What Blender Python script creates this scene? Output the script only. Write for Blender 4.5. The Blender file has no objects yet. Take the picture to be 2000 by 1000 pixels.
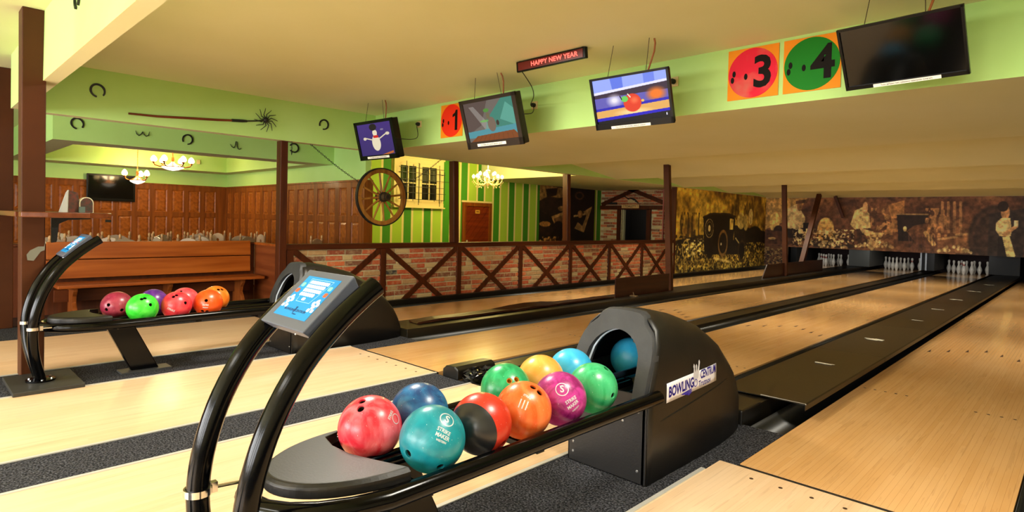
import bpy, bmesh, math, random
import numpy as np
from mathutils import Vector, Matrix, Euler

random.seed(7)
rng = np.random.default_rng(11)
SC = bpy.context.scene
COL = SC.collection
PI = math.pi

# ------------------------------------------------------------------ camera
def cam_axes(yaw, pitch, roll):
    f = Vector((-math.sin(yaw)*math.cos(pitch), math.cos(yaw)*math.cos(pitch), math.sin(pitch)))
    r = Vector((math.cos(yaw), math.sin(yaw), 0))
    u = r.cross(f)
    c, s = math.cos(roll), math.sin(roll)
    return c*r + s*u, -s*r + c*u, f
AX_R, AX_U, AX_F = cam_axes(0.7704, -0.0200, 0.0242)
cd = bpy.data.cameras.new('camera'); co = bpy.data.objects.new('camera', cd); COL.objects.link(co)
m = Matrix((AX_R, AX_U, -AX_F)).transposed().to_4x4()
m.translation = Vector((1.2635, -3.0323, 1.2227))
co.matrix_world = m
cd.sensor_width = 36.0; cd.lens = 1166.0/2000*36; cd.shift_y = -45/2000
cd.clip_start = .05; cd.clip_end = 100
SC.camera = co

# ------------------------------------------------------------------ world, exposure, daylight
w = bpy.data.worlds.new('world'); SC.world = w; w.use_nodes = True
w.node_tree.nodes['Background'].inputs[0].default_value = (1, .96, .88, 1)
w.node_tree.nodes['Background'].inputs[1].default_value = .5
SC.view_settings.view_transform = 'Standard'; SC.view_settings.look = 'None'
SC.view_settings.exposure = 0.08; SC.view_settings.gamma = 1.0
SC.view_settings.use_curve_mapping = False

def area(name, loc, target, sx, sy, power, col=(1, 1, 1), spread=180):
    l = bpy.data.lights.new(name, 'AREA'); l.shape = 'RECTANGLE'; l.size = sx; l.size_y = sy
    l.energy = power; l.color = col; l.spread = math.radians(spread)
    o = bpy.data.objects.new(name, l); COL.objects.link(o); o.location = loc
    d = Vector(target) - Vector(loc)
    o.rotation_euler = d.to_track_quat('-Z', 'Y').to_euler()
    return o
def point(name, loc, power, col, r=.05):
    l = bpy.data.lights.new(name, 'POINT'); l.energy = power; l.color = col; l.shadow_soft_size = r
    o = bpy.data.objects.new(name, l); COL.objects.link(o); o.location = loc
    return o
# daylight through the row of windows in the wall behind the camera
DAY = (1.0, 1.0, 1.0)
for i, x in enumerate((-7.0, -4.6, -2.2, .2, 2.6)):
    area('window_daylight', (x, -9.3, 1.45), (x, 0, 1.15), 1.9, 1.6, (170, 215, 200, 175, 165)[i], DAY)
# fill lights added under the ceiling to even out brightness, no real lamps
for x in (-3.2, -.6, 1.8):
    area('ceiling_fill', (x, -5.2, 2.56), (x, -5.0, 0), 2.0, .5, 84, (1, .98, .92), 120)
for x, y, p in ((-2.6, -.7, 34), (.9, -.9, 30)):
    area('ceiling_fill', (x, y, 2.59), (x, y, 0), .6, .6, p*2.7, (1, .94, .80))
# added fill hidden behind the ceiling steps to brighten the lanes, no real fittings
for y, p in ((4.55, 95), (7.55, 100), (10.35, 100), (12.85, 90)):
    for x in (-4.3, -1.4, 1.5):
        area('step_fill', (x, y, 2.34), (x, y+.5, 0), 1.2, .1, p*.24, (1, .94, .74), 100)
# pin deck lamps fixed behind the mask
for x in (-4.98, -2.99, -1.336):
    area('pin_deck_lamp', (x, 16.9, .70), (x, 18.7, .15), .9, .12, 4.0, (1, .95, .85))

# ------------------------------------------------------------------ materials
def srgb(h):
    if isinstance(h, str):
        h = h.lstrip('#'); c = [int(h[i:i+2], 16)/255 for i in (0, 2, 4)]
    else:
        c = [v/255 for v in h]
    return tuple((v/12.92 if v <= .04045 else ((v+.055)/1.055)**2.4) for v in c)
MATS = {}
def mat(name, col, rough=.5, metal=0., col2=None, nscale=8., detail=4., stretch=(1, 1, 1), bump=0., bscale=None,
        emit=0., spec=.5, coat=0., contrast=(.35, .65), emitcol=None, rot=(0, 0, 0)):
    if name in MATS: return MATS[name]
    mt = bpy.data.materials.new(name); mt.use_nodes = True; nt = mt.node_tree
    b = nt.nodes['Principled BSDF']
    c = srgb(col); b.inputs['Base Color'].default_value = (*c, 1)
    b.inputs['Roughness'].default_value = rough; b.inputs['Metallic'].default_value = metal
    b.inputs['Specular IOR Level'].default_value = spec
    b.inputs['Coat Weight'].default_value = coat
    if coat: b.inputs['Coat Roughness'].default_value = .08
    if emit:
        b.inputs['Emission Color'].default_value = (*(srgb(emitcol) if emitcol else c), 1)
        b.inputs['Emission Strength'].default_value = emit
    if col2 is not None or bump:
        tc = nt.nodes.new('ShaderNodeTexCoord'); mp = nt.nodes.new('ShaderNodeMapping')
        mp.inputs['Scale'].default_value = stretch; mp.inputs['Rotation'].default_value = rot
        nt.links.new(tc.outputs['Object'], mp.inputs['Vector'])
        no = nt.nodes.new('ShaderNodeTexNoise'); no.inputs['Scale'].default_value = nscale
        no.inputs['Detail'].default_value = detail
        nt.links.new(mp.outputs[0], no.inputs['Vector'])
        if col2 is not None:
            cr = nt.nodes.new('ShaderNodeValToRGB')
            cr.color_ramp.elements[0].position = contrast[0]; cr.color_ramp.elements[1].position = contrast[1]
            cr.color_ramp.elements[0].color = (*c, 1); cr.color_ramp.elements[1].color = (*srgb(col2), 1)
            nt.links.new(no.outputs['Fac'], cr.inputs[0]); nt.links.new(cr.outputs[0], b.inputs['Base Color'])
        if bump:
            n2 = no
            if bscale:
                n2 = nt.nodes.new('ShaderNodeTexNoise'); n2.inputs['Scale'].default_value = bscale
                n2.inputs['Detail'].default_value = 3
                nt.links.new(mp.outputs[0], n2.inputs['Vector'])
            bp = nt.nodes.new('ShaderNodeBump'); bp.inputs['Strength'].default_value = bump
            bp.inputs['Distance'].default_value = .01
            nt.links.new(n2.outputs['Fac'], bp.inputs['Height']); nt.links.new(bp.outputs[0], b.inputs['Normal'])
    MATS[name] = mt
    return mt
def vcol_mat(name, rough=.6, emit=0., coat=0.):
    if name in MATS: return MATS[name]
    mt = bpy.data.materials.new(name); mt.use_nodes = True; nt = mt.node_tree
    b = nt.nodes['Principled BSDF']; b.inputs['Roughness'].default_value = rough
    b.inputs['Coat Weight'].default_value = coat; b.inputs['Coat Roughness'].default_value = .05
    a = nt.nodes.new('ShaderNodeAttribute'); a.attribute_name = 'print'
    nt.links.new(a.outputs['Color'], b.inputs['Base Color'])
    if emit:
        nt.links.new(a.outputs['Color'], b.inputs['Emission Color']); b.inputs['Emission Strength'].default_value = emit
        b.inputs['Base Color'].default_value = (.01, .01, .01, 1)
        nt.links.remove(b.inputs['Base Color'].links[0])
    MATS[name] = mt
    return mt
def lane_mat(name, c1, c2, c3, rough, strip=.0273, seam=.45, coat=.38):
    """oak strips running along Y: colour per strip, fine grain, thin dark seams"""
    mt = bpy.data.materials.new(name); mt.use_nodes = True; nt = mt.node_tree; N = nt.nodes; L = nt.links
    b = N['Principled BSDF']; b.inputs['Roughness'].default_value = rough
    b.inputs['Coat Weight'].default_value = coat; b.inputs['Coat Roughness'].default_value = .05 if coat > .2 else .18
    tc = N.new('ShaderNodeTexCoord'); sp = N.new('ShaderNodeSeparateXYZ'); L.new(tc.outputs['Object'], sp.inputs[0])
    def math_(op, a, v=None):
        n = N.new('ShaderNodeMath'); n.operation = op
        if hasattr(a, 'links') or hasattr(a, 'is_linked'): L.new(a, n.inputs[0])
        else: n.inputs[0].default_value = a
        if v is not None:
            if hasattr(v, 'is_linked'): L.new(v, n.inputs[1])
            else: n.inputs[1].default_value = v
        return n.outputs[0]
    xs = math_('DIVIDE', sp.outputs['X'], strip)
    fl = math_('FLOOR', xs); fr = math_('FRACT', xs)
    yo = math_('FLOOR', math_('ADD', math_('DIVIDE', sp.outputs['Y'], 1.9), math_('MULTIPLY', fl, .37)))
    cb = N.new('ShaderNodeCombineXYZ'); L.new(fl, cb.inputs[0]); L.new(yo, cb.inputs[1])
    wn = N.new('ShaderNodeTexWhiteNoise'); L.new(cb.outputs[0], wn.inputs['Vector'])
    mp = N.new('ShaderNodeMapping'); mp.inputs['Scale'].default_value = (55, 2.2, 1); L.new(tc.outputs['Object'], mp.inputs[0])
    gr = N.new('ShaderNodeTexNoise'); gr.inputs['Scale'].default_value = 1; gr.inputs['Detail'].default_value = 6; L.new(mp.outputs[0], gr.inputs['Vector'])
    mp2 = N.new('ShaderNodeMapping'); mp2.inputs['Scale'].default_value = (2.2, .8, 1); L.new(tc.outputs['Object'], mp2.inputs[0])
    bl = N.new('ShaderNodeTexNoise'); bl.inputs['Scale'].default_value = 1; bl.inputs['Detail'].default_value = 2; L.new(mp2.outputs[0], bl.inputs['Vector'])
    m1 = N.new('ShaderNodeMixRGB'); m1.inputs[1].default_value = (*srgb(c1), 1); m1.inputs[2].default_value = (*srgb(c2), 1)
    f1 = math_('ADD', math_('MULTIPLY', wn.outputs['Value'], .45), math_('MULTIPLY', gr.outputs['Fac'], .6)); L.new(f1, m1.inputs[0])
    m2 = N.new('ShaderNodeMixRGB'); L.new(m1.outputs[0], m2.inputs[1]); m2.inputs[2].default_value = (*srgb(c3), 1)
    rr = N.new('ShaderNodeMapRange'); rr.inputs[1].default_value = .42; rr.inputs[2].default_value = .7; rr.inputs[4].default_value = .5
    L.new(bl.outputs['Fac'], rr.inputs[0]); L.new(rr.outputs[0], m2.inputs[0])
    # seams and dark flecks
    se = math_('LESS_THAN', fr, .05)
    gk = math_('LESS_THAN', gr.outputs['Fac'], .40)
    fac = math_('ADD', math_('MULTIPLY', se, seam), math_('MULTIPLY', gk, .16))
    m3 = N.new('ShaderNodeMixRGB'); L.new(m2.outputs[0], m3.inputs[1]); m3.inputs[2].default_value = (*srgb('#8a5a2c'), 1); L.new(fac, m3.inputs[0])
    L.new(m3.outputs[0], b.inputs['Base Color'])
    MATS[name] = mt
    return mt
def wood(name, c1, c2, axis='y', rough=.4, scale=1., coat=.15):
    st = {'x': (.9, 14, 14), 'y': (14, .9, 14), 'z': (14, 14, .9)}[axis]
    st = tuple(s*scale for s in st)
    return mat(name, c1, rough, col2=c2, nscale=1.6, detail=6, stretch=st, bump=.12, coat=coat*.4, spec=.25, contrast=(.36, .66))
def brick_mat():
    mt = bpy.data.materials.new('brick_face'); mt.use_nodes = True; nt = mt.node_tree; N = nt.nodes; L = nt.links
    b = N['Principled BSDF']; b.inputs['Roughness'].default_value = .85
    g = N.new('ShaderNodeNewGeometry'); oi = N.new('ShaderNodeObjectInfo')
    cr = N.new('ShaderNodeValToRGB')
    els = [(0, '#8f4428'), (.16, '#b8532c'), (.32, '#c96a3c'), (.47, '#9c5a3a'), (.6, '#b85c36'), (.72, '#b08a5c'), (.86, '#c4ab78'), (.955, '#7d5138'), (.99, '#413d3a')]
    while len(cr.color_ramp.elements) < len(els): cr.color_ramp.elements.new(.5)
    for e, (p, c) in zip(cr.color_ramp.elements, els): e.position = p; e.color = (*srgb(c), 1)
    cr.color_ramp.interpolation = 'CONSTANT'
    ad = N.new('ShaderNodeMath'); ad.operation = 'ADD'; L.new(g.outputs['Random Per Island'], ad.inputs[0]); L.new(oi.outputs['Random'], ad.inputs[1])
    fr = N.new('ShaderNodeMath'); fr.operation = 'FRACT'; L.new(ad.outputs[0], fr.inputs[0]); L.new(fr.outputs[0], cr.inputs[0])
    tc = N.new('ShaderNodeTexCoord'); no = N.new('ShaderNodeTexNoise'); no.inputs['Scale'].default_value = 26; no.inputs['Detail'].default_value = 5
    L.new(g.outputs['Position'], no.inputs['Vector'])
    mr = N.new('ShaderNodeMapRange'); mr.inputs[1].default_value = .46; mr.inputs[2].default_value = .68; mr.inputs[4].default_value = .38
    L.new(no.outputs['Fac'], mr.inputs[0])
    mx = N.new('ShaderNodeMixRGB'); L.new(mr.outputs[0], mx.inputs[0]); L.new(cr.outputs[0], mx.inputs[1]); mx.inputs[2].default_value = (*srgb('#c2b184'), 1)
    L.new(mx.outputs[0], b.inputs['Base Color'])
    bp = N.new('ShaderNodeBump'); bp.inputs['Strength'].default_value = .6; bp.inputs['Distance'].default_value = .01
    L.new(no.outputs['Fac'], bp.inputs['Height']); L.new(bp.outputs[0], b.inputs['Normal'])
    MATS['brick'] = mt
    return mt

GREEN = mat('green_wall_paint', '#b6dd84', .75, col2='#b0d87a', nscale=1.5, bump=.04, bscale=60)
CREAM = mat('cream_ceiling_paint', '#e2e2b4', .8, col2='#dedeac', nscale=1.2, bump=.05, bscale=50)
LANE = lane_mat('lane_wood', '#dfae74', '#cf9a5c', '#e6bb86', .20)
APPR = lane_mat('approach_wood', '#e5c5a0', '#d6ae82', '#ecd2b0', .36, seam=.18, coat=.10)
BLACKG = mat('black_gutter', '#0c0b09', .36, col2='#12100c', nscale=5)
CAP = mat('black_divider_top', '#1a160c', .34, col2='#14100a', nscale=3, bump=.03, bscale=30)
BLACK = mat('black_gloss_enamel', '#020203', .15, coat=.0, spec=.22, bump=.01, bscale=90)
BLACKM = mat('black_moulded_plastic', '#0f0d0b', .42, col2='#16120e', nscale=6, bump=.05, bscale=130)
GREYP = mat('dark_grey_moulded_plastic', '#2c2d30', .55, col2='#343538', nscale=10, bump=.12, bscale=160)
CHROME = mat('chrome', '#d8d8d8', .15, metal=1.)
ALU = mat('aluminium_trim', '#c9c7c0', .4, metal=.3)
STEELBR = mat('brown_painted_steel', '#43220e', .5, spec=.2, col2='#4d2812', nscale=3, bump=.03, bscale=40)
CARPET = mat('charcoal_ribbed_carpet', '#19191b', .95, col2='#5a5a60', nscale=110, detail=2, bump=.6, contrast=(.42, .72), spec=.1)
PINE = wood('pine_stained_boards_y', '#a8561d', '#8a3f12', 'y', .38, .8)
PINEZ = wood('pine_stained_boards_z', '#9c5320', '#7c3c14', 'z', .4, .8)
DWOOD = wood('dark_stained_timber_z', '#4e2109', '#3b1705', 'z', .45)
DWOODY = wood('dark_stained_timber_y', '#4e2109', '#3b1705', 'y', .45)
MWOOD = wood('mahogany_panel_wood', '#a0581a', '#7a3d0e', 'z', .46, .7)
MWOODF = wood('mahogany_frame_wood', '#8c4a15', '#68340c', 'z', .46, .7)
DARK = mat('near_black', '#070606', .6)
MORTAR = mat('sandy_mortar', '#cbbe96', .9, col2='#b5a67c', nscale=14, bump=.5, bscale=70)
BRICK = brick_mat()
WHITE = mat('white_plastic', '#ece8dc', .4)
IVORY = mat('ivory_plastic', '#d8c890', .4)
IRON = mat('black_wrought_iron', '#141210', .5, bump=.2, bscale=60)

# ------------------------------------------------------------------ mesh builder
class MB:
    def __init__(s): s.v = []; s.f = []; s.sm = []; s.mi = []; s.cm = 0
    def add(s, vs, fs, smooth=False):
        n = len(s.v); s.v += [tuple(v) for v in vs]
        for f in fs: s.f.append(tuple(i+n for i in f)); s.sm.append(smooth); s.mi.append(s.cm)
        return s
    def box(s, x0, x1, y0, y1, z0, z1, M=None):
        vs = [Vector((x, y, z)) for x in (x0, x1) for y in (y0, y1) for z in (z0, z1)]
        if M is not None: vs = [M @ v for v in vs]
        return s.add(vs, [(0, 1, 3, 2), (4, 6, 7, 5), (0, 4, 5, 1), (2, 3, 7, 6), (0, 2, 6, 4), (1, 5, 7, 3)])
    def hexa(s, p):  # eight corners: bottom four, top four (same order)
        return s.add(p, [(3, 2, 1, 0), (4, 5, 6, 7), (0, 1, 5, 4), (1, 2, 6, 5), (2, 3, 7, 6), (3, 0, 4, 7)])
    def bar(s, a, b, w, h, up=(0, 0, 1)):
        a = Vector(a); b = Vector(b); d = (b-a).normalized(); up = Vector(up)
        x = d.cross(up)
        if x.length < 1e-4: x = d.cross(Vector((1, 0, 0)))
        x.normalize(); y = x.cross(d)
        p = [a-x*w/2-y*h/2, a+x*w/2-y*h/2, a+x*w/2+y*h/2, a-x*w/2+y*h/2]
        q = [v+(b-a) for v in p]
        return s.hexa([p[0], p[1], p[2], p[3], q[0], q[1], q[2], q[3]])
    def tube(s, pts, r, n=12, closed=False, caps=True):
        pts = [Vector(p) for p in pts]; k = len(pts)
        rs = r if isinstance(r, (list, tuple)) else [r]*k
        vs = []; prev = None
        for i, p in enumerate(pts):
            if closed: d = pts[(i+1) % k]-pts[i-1]
            else: d = pts[min(i+1, k-1)]-pts[max(i-1, 0)]
            d.normalize()
            if prev is None:
                x = d.cross(Vector((0, 0, 1)))
                if x.length < 1e-3: x = d.cross(Vector((1, 0, 0)))
            else: x = prev - d*prev.dot(d)
            x.normalize(); prev = x; y = d.cross(x)
            for j in range(n):
                a = 2*PI*j/n; vs.append(p+x*math.cos(a)*rs[i]+y*math.sin(a)*rs[i])
        fs = []
        for i in range(k if closed else k-1):
            i2 = (i+1) % k
            for j in range(n): fs.append((i*n+j, i*n+(j+1) % n, i2*n+(j+1) % n, i2*n+j))
        s.add(vs, fs, True)
        if caps and not closed:
            s.add(vs[:n], [tuple(range(n-1, -1, -1))]); s.add(vs[-n:], [tuple(range(n))])
        return s
    def lathe(s, prof, n=24, M=None, smooth=True):
        vs = []; 
        for r, z in prof:
            for j in range(n):
                a = 2*PI*j/n; vs.append(Vector((r*math.cos(a), r*math.sin(a), z)))
        if M is not None: vs = [M @ v for v in vs]
        fs = []
        for i in range(len(prof)-1):
            for j in range(n): fs.append((i*n+j, i*n+(j+1) % n, (i+1)*n+(j+1) % n, (i+1)*n+j))
        s.add(vs, fs, smooth)
        if prof[0] == prof[-1]: return s
        if prof[0][0] > 1e-4: s.add(vs[:n], [tuple(range(n-1, -1, -1))])
        if prof[-1][0] > 1e-4: s.add(vs[-n:], [tuple(range(n))])
        return s
    def prism(s, poly, a, b, M=None, smooth=False):
        """poly in (p,q); extruded from a to b along third axis: vertices (p,q,a)/(p,q,b) then M"""
        n = len(poly)
        vs = [Vector((p, q, a)) for p, q in poly]+[Vector((p, q, b)) for p, q in poly]
        if M is not None: vs = [M @ v for v in vs]
        s.add(vs, [tuple(range(n-1, -1, -1)), tuple(range(n, 2*n))])
        return s.add(vs, [(i, (i+1) % n, n+(i+1) % n, n+i) for i in range(n)], smooth)
    def mesh(s, name, mats):
        me = bpy.data.meshes.new(name); me.from_pydata(s.v, [], s.f)
        for m_ in (mats if isinstance(mats, (list, tuple)) else [mats]): me.materials.append(m_)
        me.polygons.foreach_set('use_smooth', s.sm); me.polygons.foreach_set('material_index', s.mi)
        me.update()
        return me
    def build(s, name, mats, parent=None, bevel=0, weld=True, loc=None):
        me = s.mesh(name, mats)
        bm = bmesh.new(); bm.from_mesh(me)
        if weld: bmesh.ops.remove_doubles(bm, verts=bm.verts, dist=1e-5)
        bmesh.ops.recalc_face_normals(bm, faces=bm.faces)
        bm.to_mesh(me); bm.free()
        if any(s.sm): me.set_sharp_from_angle(angle=math.radians(42))
        o = bpy.data.objects.new(name, me); COL.objects.link(o)
        if parent is not None: o.parent = parent
        if loc is not None: o.location = loc
        if bevel:
            md = o.modifiers.new('bevel', 'BEVEL'); md.width = bevel; md.segments = 2; md.limit_method = 'ANGLE'
            md.angle_limit = math.radians(40); md.harden_normals = False
        return o
def tag(o, label=None, cat=None, group=None, kind=None):
    if label: o['label'] = label
    if cat: o['category'] = cat
    if group: o['group'] = group
    if kind: o['kind'] = kind
    return o
def empty(name, loc=(0, 0, 0), rz=0):
    o = bpy.data.objects.new(name, None); COL.objects.link(o); o.location = loc; o.rotation_euler = (0, 0, rz)
    o.empty_display_size = .1
    return o
def kids(o): return [c for c in KID.get(o.name, [])]
def copy_tree(o, parent=None):
    c = o.copy(); COL.objects.link(c); c.parent = parent
    if parent is not None: c.matrix_parent_inverse = o.matrix_parent_inverse
    for ch in list(o.children): copy_tree(ch, c)
    return c
def struct(o): o['kind'] = 'structure'; return o
def XZ(y0=0):  # maps (p,q,r) -> (p, y0+r, q)
    return Matrix(((1, 0, 0, 0), (0, 0, 1, y0), (0, 1, 0, 0), (0, 0, 0, 1)))
def YZ(x0=0):  # maps (p,q,r) -> (x0+r, p, q)
    return Matrix(((0, 0, 1, x0), (1, 0, 0, 0), (0, 1, 0, 0), (0, 0, 0, 1)))
def frame_M(o, x, y, z):
    M = Matrix((x, y, z)).transposed().to_4x4(); M.translation = Vector(o); return M
def text_obj(name, s, size, M, mt, parent=None, depth=.0005, align='CENTER', wrap=None, bold=0.0, sx=1.0, shear=0, spacing=1.0):
    c = bpy.data.curves.new(name, 'FONT'); c.body = s; c.size = size; c.extrude = depth; c.offset = bold*size
    c.align_x = align; c.align_y = 'CENTER'; c.resolution_u = 3; c.shear = shear; c.space_character = spacing
    o = bpy.data.objects.new(name, c); COL.objects.link(o)
    dg = bpy.context.evaluated_depsgraph_get()
    me = bpy.data.meshes.new_from_object(o.evaluated_get(dg)); COL.objects.unlink(o); bpy.data.objects.remove(o)
    for v in me.vertices:
        p = Vector((v.co.x*sx, v.co.y, v.co.z))
        p = M @ p
        v.co = wrap(p) if wrap else p
    me.materials.clear(); me.materials.append(mt); me.update()
    o = bpy.data.objects.new(name, me); COL.objects.link(o)
    if parent is not None: o.parent = parent
    return o

# ------------------------------------------------------------------ printed pictures (colour attribute on a flat grid)
class Pic:
    def __init__(s, W, H, bg):
        s.W, s.H = W, H; s.a = np.zeros((H, W, 3)); s.a[:] = np.array(bg)/255.
        s.X, s.Y = np.meshgrid((np.arange(W)+.5)/W, (np.arange(H)+.5)/H)  # 0..1, y down
    def put(s, mask, col, al=1.):
        m_ = (mask*al)[..., None]; s.a[:] = s.a*(1-m_)+m_*np.array(col)/255.
    def ell(s, cx, cy, rx, ry, col, rot=0, al=1., soft=.08):
        dx = (s.X-cx); dy = (s.Y-cy); asp = 1
        c, n = math.cos(rot), math.sin(rot)
        u = (dx*c+dy*n)/rx; v = (-dx*n+dy*c)/ry
        d = np.sqrt(u*u+v*v); s.put(np.clip((1-d)/soft, 0, 1), col, al)
    def ring(s, cx, cy, rx, ry, t, col, al=1.):
        d = np.sqrt(((s.X-cx)/rx)**2+((s.Y-cy)/ry)**2); s.put(np.clip((t-abs(d-1))/(.35*t), 0, 1), col, al)
    def poly(s, pts, col, al=1.):
        ins = np.zeros(s.X.shape, bool); n = len(pts)
        for i in range(n):
            x1, y1 = pts[i]; x2, y2 = pts[(i+1) % n]
            if y1 == y2: continue
            c = ((s.Y > min(y1, y2)) & (s.Y <= max(y1, y2)) & (s.X < (s.Y-y1)*(x2-x1)/(y2-y1)+x1)); ins ^= c
        s.put(ins.astype(float), col, al)
    def line(s, x1, y1, x2, y2, w_, col, al=1.):
        A = s.W/s.H
        px, py = s.X*A, s.Y; ax, bx = x1*A, x2*A
        L2 = (bx-ax)**2+(y2-y1)**2+1e-9
        t = np.clip(((px-ax)*(bx-ax)+(py-y1)*(y2-y1))/L2, 0, 1)
        d = np.sqrt((px-ax-t*(bx-ax))**2+(py-y1-t*(y2-y1))**2); s.put((d < w_).astype(float), col, al)
    def noise(s, sx, sy, seed):
        r = np.random.default_rng(seed); g = r.random((sy+2, sx+2))
        x = s.X*sx; y = s.Y*sy; xi = x.astype(int); yi = y.astype(int); fx = x-xi; fy = y-yi
        fx = fx*fx*(3-2*fx); fy = fy*fy*(3-2*fy)
        return (g[yi, xi]*(1-fx)*(1-fy)+g[yi, xi+1]*fx*(1-fy)+g[yi+1, xi]*(1-fx)*fy+g[yi+1, xi+1]*fx*fy)
    def fbm(s, sx, sy, seed, o=3):
        t = 0; a = 1; n = 0
        for k in range(o): t = t+a*s.noise(int(sx*2**k), int(sy*2**k), seed+k); n += a; a *= .55
        return t/n
    def grain(s, sx, sy, seed, k):
        a = s.a; b = np.pad(a, ((1, 1), (1, 1), (0, 0)), mode='edge')
        a = (b[:-2, 1:-1]+b[2:, 1:-1]+b[1:-1, :-2]+b[1:-1, 2:]+2*b[1:-1, 1:-1])/6
        n = s.fbm(sx, sy, seed, 4)[..., None]; s.a = np.clip(a*(1.22+k*3.2*(n-.5)), 0, 1)
    def speck(s, y0, y1, sx, sy, seed, col, th=.62, x0=0, x1=1, al=.9):
        n = s.fbm(sx, sy, seed, 2)
        s.put(((n > th) & (s.Y > y0) & (s.Y < y1) & (s.X > x0) & (s.X < x1)).astype(float), col, al)
    def build(s, name, P0, PX, PY, mt, parent=None, thick=.004):
        """P0 top-left corner, PX vector to top-right, PY vector to bottom-left"""
        W, H = s.W, s.H; P0 = np.array(P0, float); PX = np.array(PX, float); PY = np.array(PY, float)
        n = np.cross(PX, PY); n /= np.linalg.norm(n)   # points away from the viewer side
        gx, gy = np.meshgrid(np.linspace(0, 1, W+1), np.linspace(0, 1, H+1))
        V = P0+gx[..., None]*PX+gy[..., None]*PY
        V = V.reshape(-1, 3)
        i = np.arange(H*W); r = i//W; c = i % W; a = r*(W+1)+c
        F = np.stack([a, a+W+1, a+W+2, a+1], 1)
        # back sheet closes the print
        k = len(V); C4 = np.array([P0, P0+PX, P0+PX+PY, P0+PY])+n*thick
        V = np.vstack([V, C4])
        me = bpy.data.meshes.new(name)
        me.from_pydata(V.tolist(), [], F.tolist()+[(k, k+1, k+2, k+3)])
        at = me.color_attributes.new('print', 'FLOAT_COLOR', 'CORNER')
        lin = np.where(s.a <= .04045, s.a/12.92, ((np.clip(s.a, 0, 1)+.055)/1.055)**2.4).reshape(-1, 3)
        cols = np.ones((len(me.loops), 4)); cols[:len(F)*4, :3] = np.repeat(lin, 4, axis=0); cols[len(F)*4:, :3] = .02
        at.data.foreach_set('color', cols.ravel())
        me.materials.append(mt); me.update()
        o = bpy.data.objects.new(name, me); COL.objects.link(o)
        if parent is not None: o.parent = parent
        return o
PRINT = vcol_mat('printed_picture', .65)
SCREEN = vcol_mat('lit_screen_picture', .3, emit=1.05)
SCREEN.node_tree.nodes['Principled BSDF'].inputs['Specular IOR Level'].default_value = .12

# ================================================================== SETTING
def sbox(name, x0, x1, y0, y1, z0, z1, mt, kind='structure'):
    o = MB().box(x0, x1, y0, y1, z0, z1).build(name, mt); o['kind'] = kind; return o
FLOORM = mat('side_room_floor_tiles', '#6b4a30', .5, col2='#5a3c26', nscale=3)
sbox('floor', -13.3, 4.3, -9.7, 20.4, -.50, -.42, FLOORM)
sbox('floor', -7.40, 4.2, -9.6, .55, -.42, -.11, DARK)
sbox('floor', -7.40, -6.752, -9.6, .55, -.11, .0, mat('dark_floor_boards', '#2a140a', .5))
sbox('floor', -5.93, 4.2, .55, 20.3, -.42, -.11, DARK)
# walls
WPLAIN = GREEN
WB = mat('pale_cream_wall_paint', '#cfc3a0', .8)
struct(MB().box(-13.3, 4.3, -9.7, -9.6, -.42, .75).box(-13.3, 4.3, -9.7, -9.6, 2.3, 2.61)
       .box(-13.3, -7.9, -9.7, -9.6, .75, 2.3).box(3.5, 4.3, -9.7, -9.6, .75, 2.3)
       .box(-6.1, -5.5, -9.7, -9.6, .75, 2.3).box(-3.7, -3.1, -9.7, -9.6, .75, 2.3)
       .box(-1.3, -.7, -9.7, -9.6, .75, 2.3).box(1.1, 1.7, -9.7, -9.6, .75, 2.3).build('wall_back', WB))
sbox('wall_right', 4.2, 4.3, -9.6, 20.3, -.42, 2.9, WB)
# ceilings
sbox('ceiling', -8.3, 4.3, -9.7, 1.5, 2.61, 2.70, CREAM)
sbox('ceiling', -13.3, -8.3, -9.7, -1.65, 2.61, 2.70, CREAM)
sbox('ceiling', -8.7, -5.9, 1.5, 6.10, 2.61, 2.70, CREAM)
sbox('ceiling', -8.7, -5.9, 6.10, 10.8, 2.13, 2.70, CREAM)
# sawtooth ceiling over the lanes: each panel starts high and slopes down to the next edge
saw = MB()
Y_ = [1.52, 4.27, 7.28, 10.1, 12.6, 15.40]
prof = [(1.62, 2.135, 4.27, 2.13), (4.27, 2.50, 7.28, 2.13), (7.28, 2.46, 10.1, 2.13), (10.1, 2.42, 12.6, 2.125), (12.6, 2.38, 15.40, 2.10)]
pl = []
for y0, z0, y1, z1 in prof: pl += [(y0, z0), (y1, z1)]
pl += [(15.40, 2.80), (1.62, 2.80)]
saw.prism(pl, -5.79, 4.2, YZ())
struct(saw.build('ceiling', CREAM))
# beams
def beam(name, x0, x1, y0, y1, z0, z1):
    o = MB(); o.cm = 0; o.box(x0, x1, y0, y1, z0, z1)
    ob = o.build(name, [GREEN, CREAM])
    for p in ob.data.polygons:
        if p.normal.z < -.9: p.material_index = 1
    return struct(ob)
beam('trim_1', -5.91, -5.77, -2.23, 15.4, 2.13, 2.61)     # long beam over the low brick wall
beam('trim_2', -5.77, 4.2, 1.50, 1.62, 2.13, 2.61)        # cross beam that carries the lane numbers
beam('trim_3', -5.77, 4.2, -2.32, -2.23, 2.13, 2.61)      # cross beam near the windows
# lowered ceiling of the side room with its recess
s = MB()
s.box(-13.17, -8.3, -1.65, -1.35, 2.13, 2.66).box(-13.17, -8.3, 2.0, 2.3, 2.13, 2.66)
s.box(-8.75, -8.3, -1.35, 2.0, 2.13, 2.66).box(-13.17, -12.4, -1.35, 2.0, 2.13, 2.66).box(-12.4, -8.75, -1.35, 2.0, 2.45, 2.66)
o = s.build('ceiling', [GREEN, CREAM])
for p in o.data.polygons:
    if p.normal.z < -.9: p.material_index = 1
struct(o)
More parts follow.
